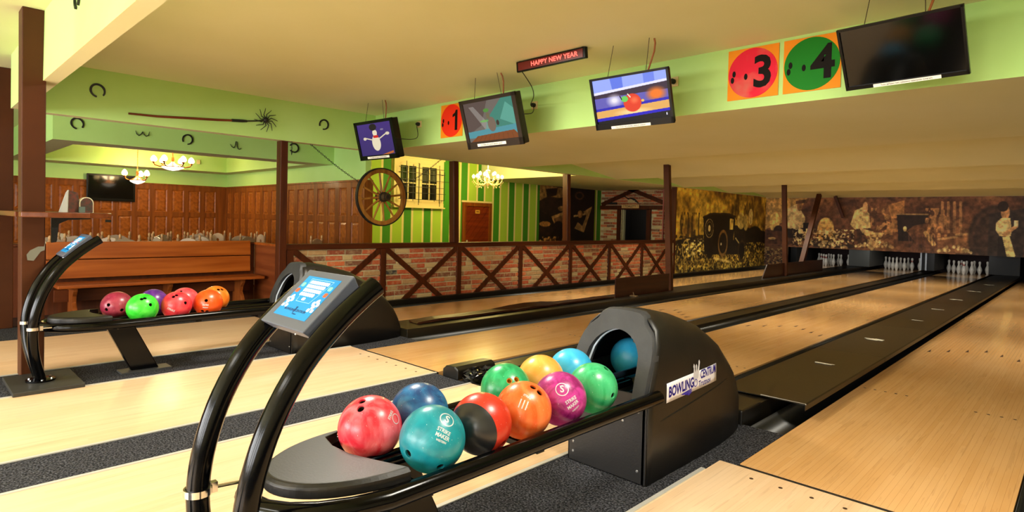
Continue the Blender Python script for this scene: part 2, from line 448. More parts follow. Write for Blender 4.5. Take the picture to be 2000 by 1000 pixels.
# vent in recess ceiling
# side room walls
w1 = sbox('wall_left', -13.3, -13.17, -9.6, 2.4, -.42, 2.66, GREEN)
w2 = sbox('wall_far', -13.3, -7.28, 2.30, 2.40, -.42, 2.66, GREEN)

# raised wood panelling (frames and panels) on both walls
def panel_mb(w_, h_):
    m_ = MB(); t = .012
    a = [(-w_/2, -h_/2), (w_/2, -h_/2), (w_/2, h_/2), (-w_/2, h_/2)]
    i1 = .018; i2 = .05
    r = lambda d, z: [(p[0]-math.copysign(d, p[0]), p[1]-math.copysign(d, p[1]), z) for p in a]
    L = [r(0, 0), r(0, .016), r(i1, .006), r(i2, .016)]
    vs = [v for l in L for v in l]; fs = []
    for k in range(3):
        for j in range(4): fs.append((k*4+j, k*4+(j+1) % 4, k*4+4+(j+1) % 4, k*4+4+j))
    fs.append((12, 13, 14, 15)); m_.add(vs, fs)
    return m_
def panelled(parent, origin, xdir, ndir, length, pitch, pw, phase):
    """frame members stay joined, every raised panel is a part"""
    o = Vector(origin); x = Vector(xdir); n = Vector(ndir); z = Vector((0, 0, 1))
    M = Matrix((x, z, n)).transposed().to_4x4(); M.translation = o
    rows = [(-.38, .03), (.09, .53), (.61, 1.14), (1.24, 1.72)]
    fr = MB(); t = .03
    for za, zb in ((-.42, -.38), (.03, .09), (.53, .61), (1.14, 1.24), (1.72, 1.83)):
        fr.box(0, length, za, zb, 0, t, M)
    fr.box(0, length, 1.815, 1.845, 0, .05, M)
    k = 0; xs = []
    c = phase
    while c < length:
        xs.append(c); c += pitch
    xs = [c for c in xs if c-pw/2 >= 0 and c+pw/2 <= length]
    edges = [0]+[e for c in xs for e in (c-pw/2, c+pw/2)]+[length]
    for i in range(0, len(edges), 2):
        a, b = max(edges[i], 0), min(edges[i+1], length)
        if b > a:
            for za, zb in rows: fr.box(a, b, za, zb, 0, t, M)
    fo = fr.build('panel_frame', MWOODF, parent)
    me = {}
    for za, zb in rows:
        h = zb-za
        if h not in me: me[h] = panel_mb(pw, h).mesh('raised_panel', MWOOD)
        for c in xs:
            if c-pw/2 < 0 or c+pw/2 > length: continue
            ob = bpy.data.objects.new('raised_panel', me[h]); COL.objects.link(ob); ob.parent = parent
            R = M.copy(); R.translation = M @ Vector((c, (za+zb)/2, .004)); ob.matrix_world = R
panelled(w1, (-13.17, -2.2, 0), (0, 1, 0), (1, 0, 0), 4.5, .333, .24, .13)
panelled(w2, (-13.14, 2.30, 0), (1, 0, 0), (0, -1, 0), 5.82, .385, .235, .21)
o = MB().box(-7.31, -7.25, 2.27, 2.43, -.42, 1.84).build('corner_post', MWOODF, w2)

# striped wall and doorway wall beyond
def stripe_mat():
    mt = bpy.data.materials.new('painted_green_stripes'); mt.use_nodes = True; nt = mt.node_tree; N = nt.nodes; L = nt.links
    b = N['Principled BSDF']; b.inputs['Roughness'].default_value = .7
    tc = N.new('ShaderNodeTexCoord'); sp = N.new('ShaderNodeSeparateXYZ'); L.new(tc.outputs['Object'], sp.inputs[0])
    a = N.new('ShaderNodeMath'); a.operation = 'ADD'; a.inputs[1].default_value = -3.24+.12+50*.5; L.new(sp.outputs['Y'], a.inputs[0])
    d = N.new('ShaderNodeMath'); d.operation = 'DIVIDE'; d.inputs[1].default_value = .498; L.new(a.outputs[0], d.inputs[0])
    f = N.new('ShaderNodeMath'); f.operation = 'FRACT'; L.new(d.outputs[0], f.inputs[0])
    cr = N.new('ShaderNodeValToRGB'); cr.color_ramp.interpolation = 'CONSTANT'
    els = [(0, '#3f8d1c'), (.36, '#f0dfa0'), (.46, '#aed448'), (.9, '#f0dfa0')]
    while len(cr.color_ramp.elements) < 4: cr.color_ramp.elements.new(.5)
    for e, (p, c) in zip(cr.color_ramp.elements, els): e.position = p; e.color = (*srgb(c), 1)
    L.new(f.outputs[0], cr.inputs[0]); L.new(cr.outputs[0], b.inputs['Base Color'])
    return mt
STRIPE = stripe_mat()
ws = struct(MB().box(-8.72, -8.6, 2.4, 10.8, -.42, 2.66).build('wall_striped', STRIPE))
tag(ws, kind='structure')
# toilet wall of old bricks with timber framing, opening in the middle
wt = struct(MB().box(-8.6, -7.92, 10.7, 10.82, -.42, 2.2).box(-7.10, -5.97, 10.7, 10.82, -.42, 2.2)
            .box(-7.92, -7.10, 10.7, 10.82, 1.62, 2.2).build('wall_toilets', MORTAR))
MB().box(-8.6, -5.97, 12.2, 12.3, -.42, 2.2).box(-8.65, -8.6, 10.82, 12.2, -.42, 2.2).box(-6.1, -6.0, 10.82, 12.2, -.42, 2.2).build('passage_wall', mat('passage_shade_tone', '#1d1713', .8), wt)  # dark wall colour stands in for the shade inside the passage
bk = MB(); r_ = random.Random(3)
z = -.40; row = 0
while z < 2.12:
    x = -8.62+(row % 2)*.13
    while x < -6.0:
        x1 = x+.235+r_.uniform(-.03, .03)
        if not (z < 1.6 and x1 > -7.98 and x < -7.04):
            xa = max(x, -8.59); xb = min(x1, -5.95)
            if xb-xa > .04: bk.box(xa, xb, 10.675+r_.uniform(0, .014), 10.70, z, z+.062)
        x = x1+.014
    z += .076; row += 1
tag(bk.build('brickwork', BRICK, wt), kind='stuff')
tf = MB()
for a, b, w_ in (((-8.6, 1.66), (-6.0, 1.66), .11), ((-7.98, -.42), (-7.98, 1.62), .10), ((-7.05, -.42), (-7.05, 1.62), .12),
                 ((-8.55, 1.74), (-7.0, 2.32), .10), ((-8.1, 2.32), (-6.5, 1.74), .10), ((-6.38, -.42), (-6.38, 2.2), .10)):
    tb = MB().bar((a[0], 10.655, a[1]), (b[0], 10.655, b[1]), .05, w_, up=(0, 0, 1) if a[1] == b[1] else (1, 0, 0)).build('timber', DWOOD, wt)
MB().box(-7.90, -7.86, 10.72, 10.8, -.42, 1.6).build('door_jamb', mat('pale_jamb', '#a8a27c', .6), wt)
MB().box(-7.50, -7.14, 11.6, 11.64, -.42, 1.6).build('inner_door', mat('inner_door_dark', '#241c18', .5), wt)
# mural wall left of the lanes, and the end wall
wm = sbox('wall_mural', -5.95, -5.862, 9.87, 15.35, -.1, 2.12, WB)
MB().box(-5.965, -5.845, 9.862, 9.90, -.1, 2.12).build('corner_timber', DWOOD, wm)
we = struct(MB().box(-5.95, -5.20, 15.36, 15.44, -.1, 2.7).box(-5.20, 4.2, 15.36, 15.44, .66, 2.7).build('wall_end', WB))
# pin deck room behind the end wall
pd = mat('pit_curtain_maroon', '#220a0c', .8)
struct(MB().box(-5.95, 4.2, 19.9, 19.98, -.42, 1.1).box(-5.95, 4.2, 15.44, 19.98, 1.0, 1.08)
       .box(-6.0, -5.9, 15.44, 19.98, -.42, 1.1).build('wall_pit', pd))

# ------------------------------------------------------------------ approaches, carpets, lanes
apx = [(-5.92, -4.42), (-3.73, -2.46), (-2.03, -.705), (-.092, 1.25)]
lnx = [(-5.51, -4.456), (-3.516, -2.462), (-1.863, -.809), (0.0, 1.054)]
aname = ['pale wooden approach floor in front of the lane beside the brick wall', 'pale wooden approach floor second from the brick wall',
         'pale wooden approach floor running behind the near ball rack', 'pale wooden approach floor at the bottom right corner']
dotm = mat('dot_ink', '#3c2413', .5)
DOTM = MB().lathe([(.0095, .0), (.0095, .0012), (0, .0012)], 10, None, False).mesh('dot', dotm)
def dot(x, y, par):
    o = bpy.data.objects.new('dot', DOTM); COL.objects.link(o); o.location = (x, y, 0); o.parent = par
for i, (a, b) in enumerate(apx):
    t = tag(MB().box(a, b, -9.6, -.035, -.11, 0).build('approach', APPR), aname[i], 'floor', 'bowling approaches')
    c = (lnx[i][0]+lnx[i][1])/2
    for k in range(-3, 4): dot(c+k*.1372, -.139, t)
    MB().box(a+.003, b-.003, -.034, -.001, -.11, -.004).build('foul_groove', DARK, t)
    if i < 3: MB().box(b, b+.022, -9.6, -.035, -.0005, .0045).build('edge_trim', ALU, t)
    if i > 0: MB().box(a-.022, a, -9.6, -.035 if i < 3 else -.2, -.0005, .0045).build('edge_trim', ALU, t)
lname = ['bowling lane beside the half-timbered brick wall', 'bowling lane between the two ball returns, with its foul line in view',
         'bowling lane passing behind the near ball return', 'bowling lane at the right edge of the picture']
arm_ = mat('arrow_ink', '#3a2010', .5)
for i, (a, b) in enumerate(lnx):
    t = tag(MB().box(a, b, 0.0, 19.5, -.11, 0).build('bowling_lane', LANE), lname[i], 'lane', 'bowling lanes')
    c = (a+b)/2
    for k in range(-3, 4):
        y = 4.78-abs(k)*.15
        p = [(c+k*.1372-.014, y-.075, .0012), (c+k*.1372+.014, y-.075, .0012), (c+k*.1372, y+.075, .0012)]
        MB().add(p+[(q[0], q[1], 0) for q in p], [(0, 1, 2), (3, 5, 4), (0, 3, 4, 1), (1, 4, 5, 2), (2, 5, 3, 0)]).build('arrow', arm_, t)
    for k in (1, 2, 3, 4, 5):
        for sg in (-1, 1): dot(c+sg*(.14+k*.0685), 2.18 - (.10 if sg > 0 else 0), t)
# carpets
cps = [(-6.75, -5.92, -9.6, .55, 'dark carpet strip in front of the wooden bench'), (-4.42, -3.73, -9.6, .62, 'dark carpet strip under the far ball return'),
       (-2.46, -2.03, -9.6, -.05, 'dark carpet strip between the second and third approach'), (-.705, -.092, -9.6, .62, 'dark carpet strip under the near ball return'),
       (1.252, 4.198, -9.6, 19.5, 'dark carpet at the right edge beyond the last lane')]
for x0, x1, y0, y1, lb in cps:
    tag(MB().box(x0, x1, y0, min(y1, -.035), -.11, -.001).build('carpet', CARPET) if y1 < 1 else MB().box(x0, x1, y0, y1, -.11, -.001).build('carpet', CARPET), lb, 'carpet')
for x0, x1, lb in ((-4.452, -3.52, 'dark carpet patch behind the far ball return, before the gutters'), (-.805, -.004, 'dark carpet patch behind the near ball return, before the gutters')):
    tag(MB().box(x0, x1, -.034, .62, -.11, -.002).build('carpet', CARPET), lb, 'carpet')
# gutters
def gutter(x0, x1, y0, y1, label):
    n = 8; pts = []
    c = (x0+x1)/2; r = (x1-x0)/2
    for j in range(n+1):
        a = PI+PI*j/n; pts.append((c+r*math.cos(a), max(-.105, -.012+.095*math.sin(a))))
    m_ = MB(); vs = [(p, y0, q) for p, q in pts]+[(p, y1, q) for p, q in pts]
    m_.add(vs, [(j, j+1, n+2+j, n+1+j) for j in range(n)], True)
    o = m_.build('gutter', BLACKG); md = o.modifiers.new('shell', 'SOLIDIFY'); md.thickness = .004; md.offset = -1
    return tag(o, label, 'gutter', 'lane gutters')
side = ['left', 'right']
gl = ['beside the brick wall', 'second from the brick wall', 'third from the brick wall', 'nearest the right edge']
gx = [((-5.75, -5.514), (-4.452, -4.225)), ((-3.745, -3.52), (-2.458, -2.36)), ((-2.07, -1.867), (-.805, -.60)), ((-.215, -.004), (1.058, 1.25))]
for i in range(4):
    for k in range(2):
        g = gx[i][k]; y0 = (.62 if (i, k) in ((0, 1), (1, 0), (2, 1), (3, 0)) else .30 if (i, k) in ((1, 1), (2, 0)) else 0)
        gutter(g[0], g[1], y0, 19.5, 'black %s gutter of the lane %s' % (side[k], gl[i]))
# kerb along brick wall
tag(MB().box(-5.834, -5.75, -.035, 19.5, -.11, .065).build('kerb', BLACKG, bevel=.004), 'low black kerb at the foot of the half-timbered brick wall', 'kerb')
# covers between lanes
d = empty('lane_divider', (0, 0, 0)); tag(d, 'broad black divider between the first two lanes, topped by brown boards', 'divider')
MB().box(-4.225, -3.745, .62, 19.5, -.11, .085).build('cover', CAP, d, bevel=.006)
d = empty('lane_divider', (0, 0, 0)); tag(d, 'narrow black divider between the second and third lane', 'divider')
MB().box(-2.36, -2.16, .28, 19.5, -.11, .006).build('ledge', CAP, d, bevel=.002)
MB().box(-2.16, -2.07, .28, 19.5, -.11, -.03).build('side_strip', BLACKG, d)
d = empty('lane_divider', (0, 0, 0)); tag(d, 'wide black capped divider left of the rightmost lane', 'divider')
MB().box(-.60, -.25, .62, 19.5, -.11, .078).build('cover', CAP, d, bevel=.004)
MB().box(-.50, -.245, .60, .90, -.11, .088).build('front_box', BLACKG, d, bevel=.01)
yy = [1.00, 3.05, 5.1, 8.2, 11.4, 14.6, 17.8]
for k in range(6):
    MB().prism([(-.545, .094), (-.018, .098), (-.010, .092), (-.010, .058), (-.014, .058), (-.014, .089), (-.020, .0935), (-.545, .089)], yy[k], yy[k+1]-.006, XZ()).build('cover_sheet', CAP, d)
MB().box(-.30, -.010, 1.014, 1.0195, .089, .0985).build('bare_edge', ALU, d)
stick = mat('worn_white_sticker', '#ded9c4', .6)
for k, y in enumerate((2.35, 3.95, 5.9, 7.4, 9.2, 11.2, 13.3)):
    m_ = MB(); r2 = random.Random(k+5)
    for j in range(12 if k % 3 == 1 else 7):
        m_.box(-r2.uniform(.015, .05), r2.uniform(.015, .05), -.005-.006*(k % 3 == 1), .007, 0, .0006+.0001*j, Matrix.Translation((-.30+r2.uniform(-.06, .06), y+r2.uniform(-.045, .045)*(1 if k % 3 == 1 else .3), .0992)) @ Matrix.Rotation(r2.uniform(-.3, .3), 4, 'Z'))
    m_.build('worn_sticker', stick, d)
# crumpled taped end of the narrow divider
ec = empty('divider_end_cap', (-2.2, 0, 0)); tag(ec, 'black end cap wrapped in crumpled tape on the narrow divider', 'end cap')
MB().prism([(-.14, 0), (.04, 0), (.04, .075), (.0, .095), (-.10, .09), (-.14, .06)], -.06, .34, XZ()).build('cap', BLACKG, ec, bevel=.008)
m_ = MB(); r2 = random.Random(9)
def crumple(mb, cx, cy, cz, sx, sy, sz, n, rd):
    for _ in range(n):
        c = Vector((cx+rd.uniform(-sx, sx), cy+rd.uniform(-sy, sy), cz+rd.uniform(-sz, sz)))
        p = [c+Vector((rd.uniform(-.035, .035), rd.uniform(-.035, .035), rd.uniform(-.02, .02))) for _ in range(4)]
        mb.add(p, [(0, 1, 2), (0, 2, 3), (0, 3, 1), (1, 3, 2)])
crumple(m_, .10, .10, .045, .05, .14, .03, 60, r2)
TAPE = mat('crumpled_black_tape', '#1a1a1a', .25)
m_.build('tape', TAPE, ec)

# pit partitions between pin decks
km = mat('pit_partition_grey', '#4a4d4c', .6); kd = mat('pit_partition_dark', '#17181a', .6)
for x, lb in ((-5.72, 'leftmost'), (-3.98, 'second'), (-2.16, 'third'), (-.40, 'fourth')):
    xa, xb = {-5.72: (-5.8, -5.62), -3.98: (-4.08, -3.52), -2.16: (-2.22, -1.90), -.40: (-.69, -.05)}[x]
    o = tag(MB().box(xa, xb, 17.4, 19.8, .10, .98).build('pit_partition', km if x == -3.98 else kd), 'grey partition between pin decks, %s from the left' % lb, 'partition')
for x in (-2.21, -2.09):
    struct(MB().box(x-.02, x+.02, 17.34, 17.39, .10, .98).build('trim_4', mat('pit_post_steel', '#6f7377', .35, metal=.7)))

# ================================================================== THINGS: wall, posts, furniture
# half-timbered brick wall
kw = empty('brick_wall', (-5.9, .3, 0)); tag(kw, 'low half-timbered wall of old bricks and brown crossed braces beside the lanes', 'wall')
def P(o, par): o.parent = par; o.matrix_parent_inverse = par.matrix_world.inverted(); return o
IN = Matrix.Translation((5.9, -.3, 0))
def kb(mb, name, mt, bevel=0):
    for i, v in enumerate(mb.v): mb.v[i] = (v[0]+5.9, v[1]-.3, v[2])
    return mb.build(name, mt, kw, bevel=bevel)
kb(MB().box(-5.97, -5.872, .3, 9.86, -.42, .84), 'wall_core', MORTAR)
V_ = [.36, 1.72, 3.12, 4.53, 5.92, 7.20, 8.44, 9.70]
kb(MB().box(-5.98, -5.835, .3, 9.86, .795, .868), 'top_rail', DWOODY, .006)
for y in V_: kb(MB().box(-5.90, -5.842, y-.045, y+.045, .0, .80), 'timber', DWOOD, .004)
for i in range(7):
    a, b = V_[i], V_[i+1]; c = (a+b)/2
    kb(MB().bar((-5.858, a+.03, .80), (-5.858, c+.36, .03), .075, .03, up=(1, 0, 0)), 'timber', DWOOD, .003)
    kb(MB().bar((-5.860, b-.03, .80), (-5.860, c-.36, .03), .075, .03, up=(1, 0, 0)), 'timber', DWOOD, .003)
rb = random.Random(21); bricks = []
z = .045; row = 0
while z < .79:
    y = .32+(row % 2)*-.12
    while y < 9.82:
        L_ = rb.choice((.25, .25, .24, .26, .13)); y1 = y+L_
        if not (y > .3 and y1 < 9.86): y = y1+.014; continue
        bricks.append((max(y, .31), y1, z, z+.058, rb)); y = y1+.014
    z += .0755; row += 1
bricks.sort(key=lambda b: b[0])
def brick_mb(mb, y0, y1, z0, z1, x):
    j = lambda s: rb.uniform(-s, s)
    e = .006
    f = [(x-.02, y0, z0), (x-.02, y1, z0), (x-.02, y1, z1), (x-.02, y0, z1)]
    g = [(x-.004, y0+j(.003), z0+j(.002)), (x-.004, y1+j(.003), z0+j(.002)), (x-.004, y1+j(.003), z1+j(.002)), (x-.004, y0+j(.003), z1+j(.002))]
    h = [(x+j(.002), y0+e, z0+e), (x+j(.002), y1-e, z0+e), (x+j(.002), y1-e, z1-e), (x+j(.002), y0+e, z1-e)]
    vs = f+g+h; fs = []
    for k in (0, 4):
        for i in range(4): fs.append((k+i, k+(i+1) % 4, k+4+(i+1) % 4, k+4+i))
    fs.append((8, 9, 10, 11)); mb.add(vs, fs)
rest = MB()
for i, (y0, y1, z0, z1, _) in enumerate(bricks):
    x = -5.862+rb.uniform(-.003, .006)
    if i < 290:
        mb = MB(); brick_mb(mb, y0, y1, z0, z1, x)
        mb.v = [(v[0]+5.9, v[1]-.3, v[2]) for v in mb.v]
        me = mb.mesh('brick', BRICK); o = bpy.data.objects.new('brick', me); COL.objects.link(o); o.parent = kw
    else: brick_mb(rest, y0, y1, z0, z1, x)
tag(kb(rest, 'far_bricks', BRICK), kind='stuff')

# timber posts on the brick wall
def post(name, base, top, wx, wy, mt, label, extra=None):
    b = Vector(base); t = Vector(top); m_ = MB()
    c = [(-wx/2, -wy/2), (wx/2, -wy/2), (wx/2, wy/2), (-wx/2, wy/2)]
    m_.hexa([Vector((p, q, 0)) for p, q in c]+[Vector((p, q, 0))+(t-b) for p, q in c])
    o = m_.build(name, mt, bevel=.006); o.location = b
    return tag(o, label, 'post')
post('timber_post', (-5.87, .25, -.42), (-5.87, .25, 2.13), .12, .09, DWOOD, 'dark timber post at the near end of the brick wall, beside the bench')
post('timber_post', (-5.90, 3.05, .868), (-5.90, 3.01, 2.13), .12, .10, DWOOD, 'dark timber post on the brick wall, left of the small brown door')
post('timber_post', (-5.90, 5.84, .868), (-5.90, 5.80, 2.13), .12, .10, DWOOD, 'dark timber post on the brick wall, in front of the dark poster')
post('steel_post', (-4.34, -2.34, 0), (-4.10, -2.375, 2.61), .17, .135, STEELBR, 'thick brown steel post with worn paint, behind the far touch terminal')
post('steel_post', (-6.72, -2.26, -.001), (-6.5, -2.29, 2.61), .12, .12, STEELBR, 'brown steel post at the left edge, carrying the end of the shelf')
post('steel_post', (-3.97, 6.33, .085), (-4.05, 6.25, 2.40), .10, .09, STEELBR, 'brown steel post on the divider in front of the mural of the old van')
post('steel_post', (-3.92, 11.65, .085), (-3.98, 11.55, 2.40), .10, .09, STEELBR, 'slimmer brown steel post on the divider, left of the leaning brace')
tag(MB().bar((-4.10, 13.15, .12), (-4.10, 14.50, 2.14), .11, .10).build('leaning_brace', STEELBR), 'brown steel brace leaning towards the pins from the divider', 'brace')
tag(MB().bar((-3.84, 15.0, 2.12), (-3.62, 15.0, 1.53), .12, .07).build('leaning_brace', DWOOD), 'short dark brace stub hanging from the ceiling by the mural', 'brace')
wp_ = bpy.data.objects['steel_post']
MB().prism([(-.045, .86), (-.01, .855), (.03, .92), (.052, .93), (.055, .985), (.02, .96), (-.03, .93), (-.05, .90)], .123+.048, .124+.049, YZ()).build('worn_patch', mat('bare_grey_patch', '#6a6a5e', .6), wp_)
# half wall and bench
hwm = wood('half_wall_boards', '#5e2c12', '#47200b', 'z', .45, .8)
tag(MB().box(-7.46, -7.40, -9.6, .56, -.42, .80).box(-7.49, -7.37, -9.6, .56, .80, .83).build('half_wall', hwm, bevel=.004), 'dark wooden half wall behind the long bench', 'partition')
o = tag(MB().box(-7.37, -5.94, .555, .60, -.42, .80).build('end_partition', wood('partition_board', '#7f401c', '#6a3012', 'x', .45, .7), bevel=.003), 'wooden partition at the right end of the long bench', 'partition')
MB().box(-7.37, -5.94, .54, .615, .80, .83).build('cap_rail', PINE, o)
MB().box(-6.02, -5.95, .53, .555, 0, .80).build('edge_board', PINEZ, o)
bn = empty('bench', (-7.1, -.7, 0)); tag(bn, 'long pine bench with a two-plank back, along the left wall', 'bench')
def bb(mb, name, mt, par=bn, bevel=.004, off=(7.1, .7, 0)):
    mb.v = [(v[0]+off[0], v[1]+off[1], v[2]+off[2]) for v in mb.v]; return mb.build(name, mt, par, bevel=bevel)
PINE1 = wood('pine_back_planks', '#b5611f', '#96480f', 'y', .35, .62)
for za, zb in ((.425, .640), (.652, .853)):
    bb(MB().hexa([(-7.335, -1.84, za), (-7.300, -1.84, za), (-7.300, .47, za), (-7.335, .47, za),
                  (-7.35, -1.84, zb), (-7.315, -1.84, zb), (-7.315, .47, zb), (-7.35, .47, zb)]), 'back_plank', PINE1)
bb(MB().box(-7.30, -6.88, -1.80, .50, .345, .385), 'seat', PINE, bevel=.01)
lp = [(-7.30, 0), (-6.98, 0), (-6.96, .03), (-7.0, .10), (-7.06, .17), (-7.04, .24), (-6.98, .30), (-6.97, .345), (-7.30, .345)]
for y in (-1.62, -.64, .25):
    bb(MB().prism(lp, y-.022, y+.022, Matrix(((1, 0, 0, 0), (0, 0, 1, 0), (0, 1, 0, 0), (0, 0, 0, 1)))), 'leg', PINEZ, bevel=.004)
bb(MB().box(-7.26, -7.235, -1.78, .44, .16, .30), 'apron_board', wood('bench_apron', '#6d3514', '#572608', 'y', .5, .7))
# bar shelf between the steel posts, with its brackets
sh = empty('bar_shelf', (-4.2, -2.3, 1.19)); tag(sh, 'narrow varnished bar shelf fixed to the two brown steel posts', 'shelf')
SHW = wood('varnished_shelf_wood', '#6e3a1e', '#552a12', 'x', .35, .8)
sp_ = [(-6.54, -2.44), (-4.325, -2.44), (-4.325, -2.283), (-4.135, -2.283), (-4.135, -2.44), (-4.02, -2.44), (-3.96, -2.30), (-3.99, -2.05), (-4.08, -1.92), (-4.25, -1.86), (-6.54, -1.96)]
bb(MB().prism(sp_, 1.168, 1.207), 'shelf_board', SHW, sh, .006, (4.2, 2.3, -1.19))
for x, y in ((-4.245, -2.24), (-6.6, -2.17)):
    bb(MB().prism([(y, 1.168), (y+.24, 1.168), (y+.24, 1.158), (y+.10, 1.150), (y+.045, 1.12), (y+.035, 1.0), (y+.03, .985), (y, .98)], x-.008, x+.008, YZ()), 'bracket', IRON, sh, .002, (4.2, 2.3, -1.19))
ad1 = empty('table_tent', (-4.3, -2.13, 1.207)); tag(ad1, 'pointed advertising card with a pale side, on the bar shelf', 'card')
MB().prism([(-.055, 0), (.055, 0), (.012, .165), (.0, .17), (-.012, .15)], -.03, .0, YZ()).build('pale_side', mat('pale_card', '#cfd3d2', .5), ad1)
MB().prism([(.0, 0), (.075, 0), (.06, .15), (.004, .168)], .0, .006, YZ()).build('printed_side', mat('dark_print', '#3a2a1c', .4, col2='#6a2a1a', nscale=40), ad1)
ad2 = empty('drum_dispenser', (-4.3, -2.02, 1.207)); tag(ad2, 'round-topped white and dark dispenser right of the pointed card', 'dispenser')
hp = [(-.045, 0), (.045, 0), (.045, .07)]+[(.045*math.cos(a*PI/8), .075+.045*math.sin(a*PI/8)) for a in range(0, 9)]+[(-.045, .07)]
MB().prism(hp, -.035, .028, YZ()).build('body', mat('cream_card', '#ddd3b0', .5), ad2)
MB().prism([(p*.86, q*.93+.002) for p, q in hp], .028, .034, YZ()).build('printed_face', mat('drum_print', '#2c2b1f', .4, col2='#5b2417', nscale=35), ad2)
MB().box(-.036, .036, -.048, -.01, 0, .045).build('base_block', mat('grey_green', '#58665c', .5), ad2)

# chairs of the side room
CHW = wood('chair_wood', '#7c4a28', '#5f3417', 'z', .35, .9)
def make_chair():
    c = empty('dining_chair', (0, 0, 0)); c.scale = (1, 1, 1.08)
    FIN = mat('worn_finial', '#c99a66', .4); TAN = mat('worn_tan_post', '#a57a50', .4)
    for sx in (-1, 1):
        m_ = MB().lathe([(.021, 0), (.024, .45), (.020, .52), (.024, .9), (.019, 1.12), (.024, 1.14), (.024, 1.16), (.015, 1.175)], 10, Matrix.Translation((sx*.19, .19, 0)))
        p = m_.build('leg', TAN, c)
        MB().lathe([(.010, 1.172), (.015, 1.182), (.0185, 1.20), (.015, 1.219), (.005, 1.228), (0, 1.229)], 10, Matrix.Translation((sx*.19, .19, 0))).build('finial', FIN, p)
        MB().lathe([(.02, 0), (.026, .2), (.02, .42)], 10, Matrix.Translation((sx*.19, -.19, 0))).build('leg', CHW, c)
    MB().box(-.22, .22, -.22, .21, .42, .455).build('seat', CHW, c, bevel=.006)
    n = 16; m_ = MB(); out = []; inn = []
    for k in range(n):
        a = 2*PI*k/n; ca, sa = math.cos(a), math.sin(a)
        mx = max(abs(ca)/.172, abs(sa)/.105); q = 1/mx
        out.append((q*ca, 1.055+q*sa*(1.0) + (.02*math.cos(ca*2.2) if sa > 0 else 0))); inn.append((.045*ca, 1.06+.03*sa))
    for yy_ in (.182, .200):
        m_.add([(p, yy_, q) for p, q in out]+[(p, yy_, q) for p, q in inn], [(k, (k+1) % n, n+(k+1) % n, n+k) for k in range(n)])
    m_.add([(p, .182, q) for p, q in out]+[(p, .2, q) for p, q in out], [(k, (k+1) % n, n+(k+1) % n, n+k) for k in range(n)])
    m_.add([(p, .182, q) for p, q in inn]+[(p, .2, q) for p, q in inn], [(k, (k+1) % n, n+(k+1) % n, n+k) for k in range(n)])
    m_.build('backrest', mat('pale_worn_chair_back', '#c2ab94', .35), c)
    MB().box(-.18, .18, .182, .2, .62, .69).build('back_rail', CHW, c)
    return c
cp = [(-9, -1.62), (-8.2, -1.5), (-9.5, -1.36), (-10.4, -1.24), (-8.6, -.8), (-10.0, -.62), (-8.3, -.5), (-9.6, -.35), (-8.8, .02), (-10.0, .12), (-8.5, .42), (-10.2, .42), (-9.0, .78), (-10.5, .88), (-9.2, 1.25), (-10.8, 1.3), (-9.6, 1.68), (-9.9, 2.0), (-8.75, 1.75), (-8.1, 2.02)]
cp = [(-9.02, -1.64), (-8.19, -1.59), (-9.54, -1.22), (-10.53, -1.03), (-8.63, -1.1), (-10.01, -.63), (-8.03, -.83), (-9.47, -.25), (-8.86, -.48), (-10.2, 0), (-8.24, -.18), (-10.29, .65), (-8.83, .18), (-10.93, .81), (-9.37, .56), (-10.9, 1.47), (-9.65, 1.16), (-10.12, 1.62), (-8.8, 1.2), (-8.1, 1.70)]
ch0 = make_chair(); rc = random.Random(4)
for i, (x, y) in enumerate(cp):
    c = ch0 if i == 0 else copy_tree(ch0)
    c.location = (x, y, -.42); c.rotation_euler = (0, 0, rc.choice((-PI/2, -PI/2, 0, PI, PI/2))+rc.uniform(-.4, .4)+.3)
    if i == 19: tag(c, 'wooden chair whose two post tips show right of the timber post above the brick wall', 'chair', 'chairs of the side room')
    else: tag(c, 'carved wooden chair whose ball-topped posts stand above the bench back', 'chair', 'chairs of the side room')

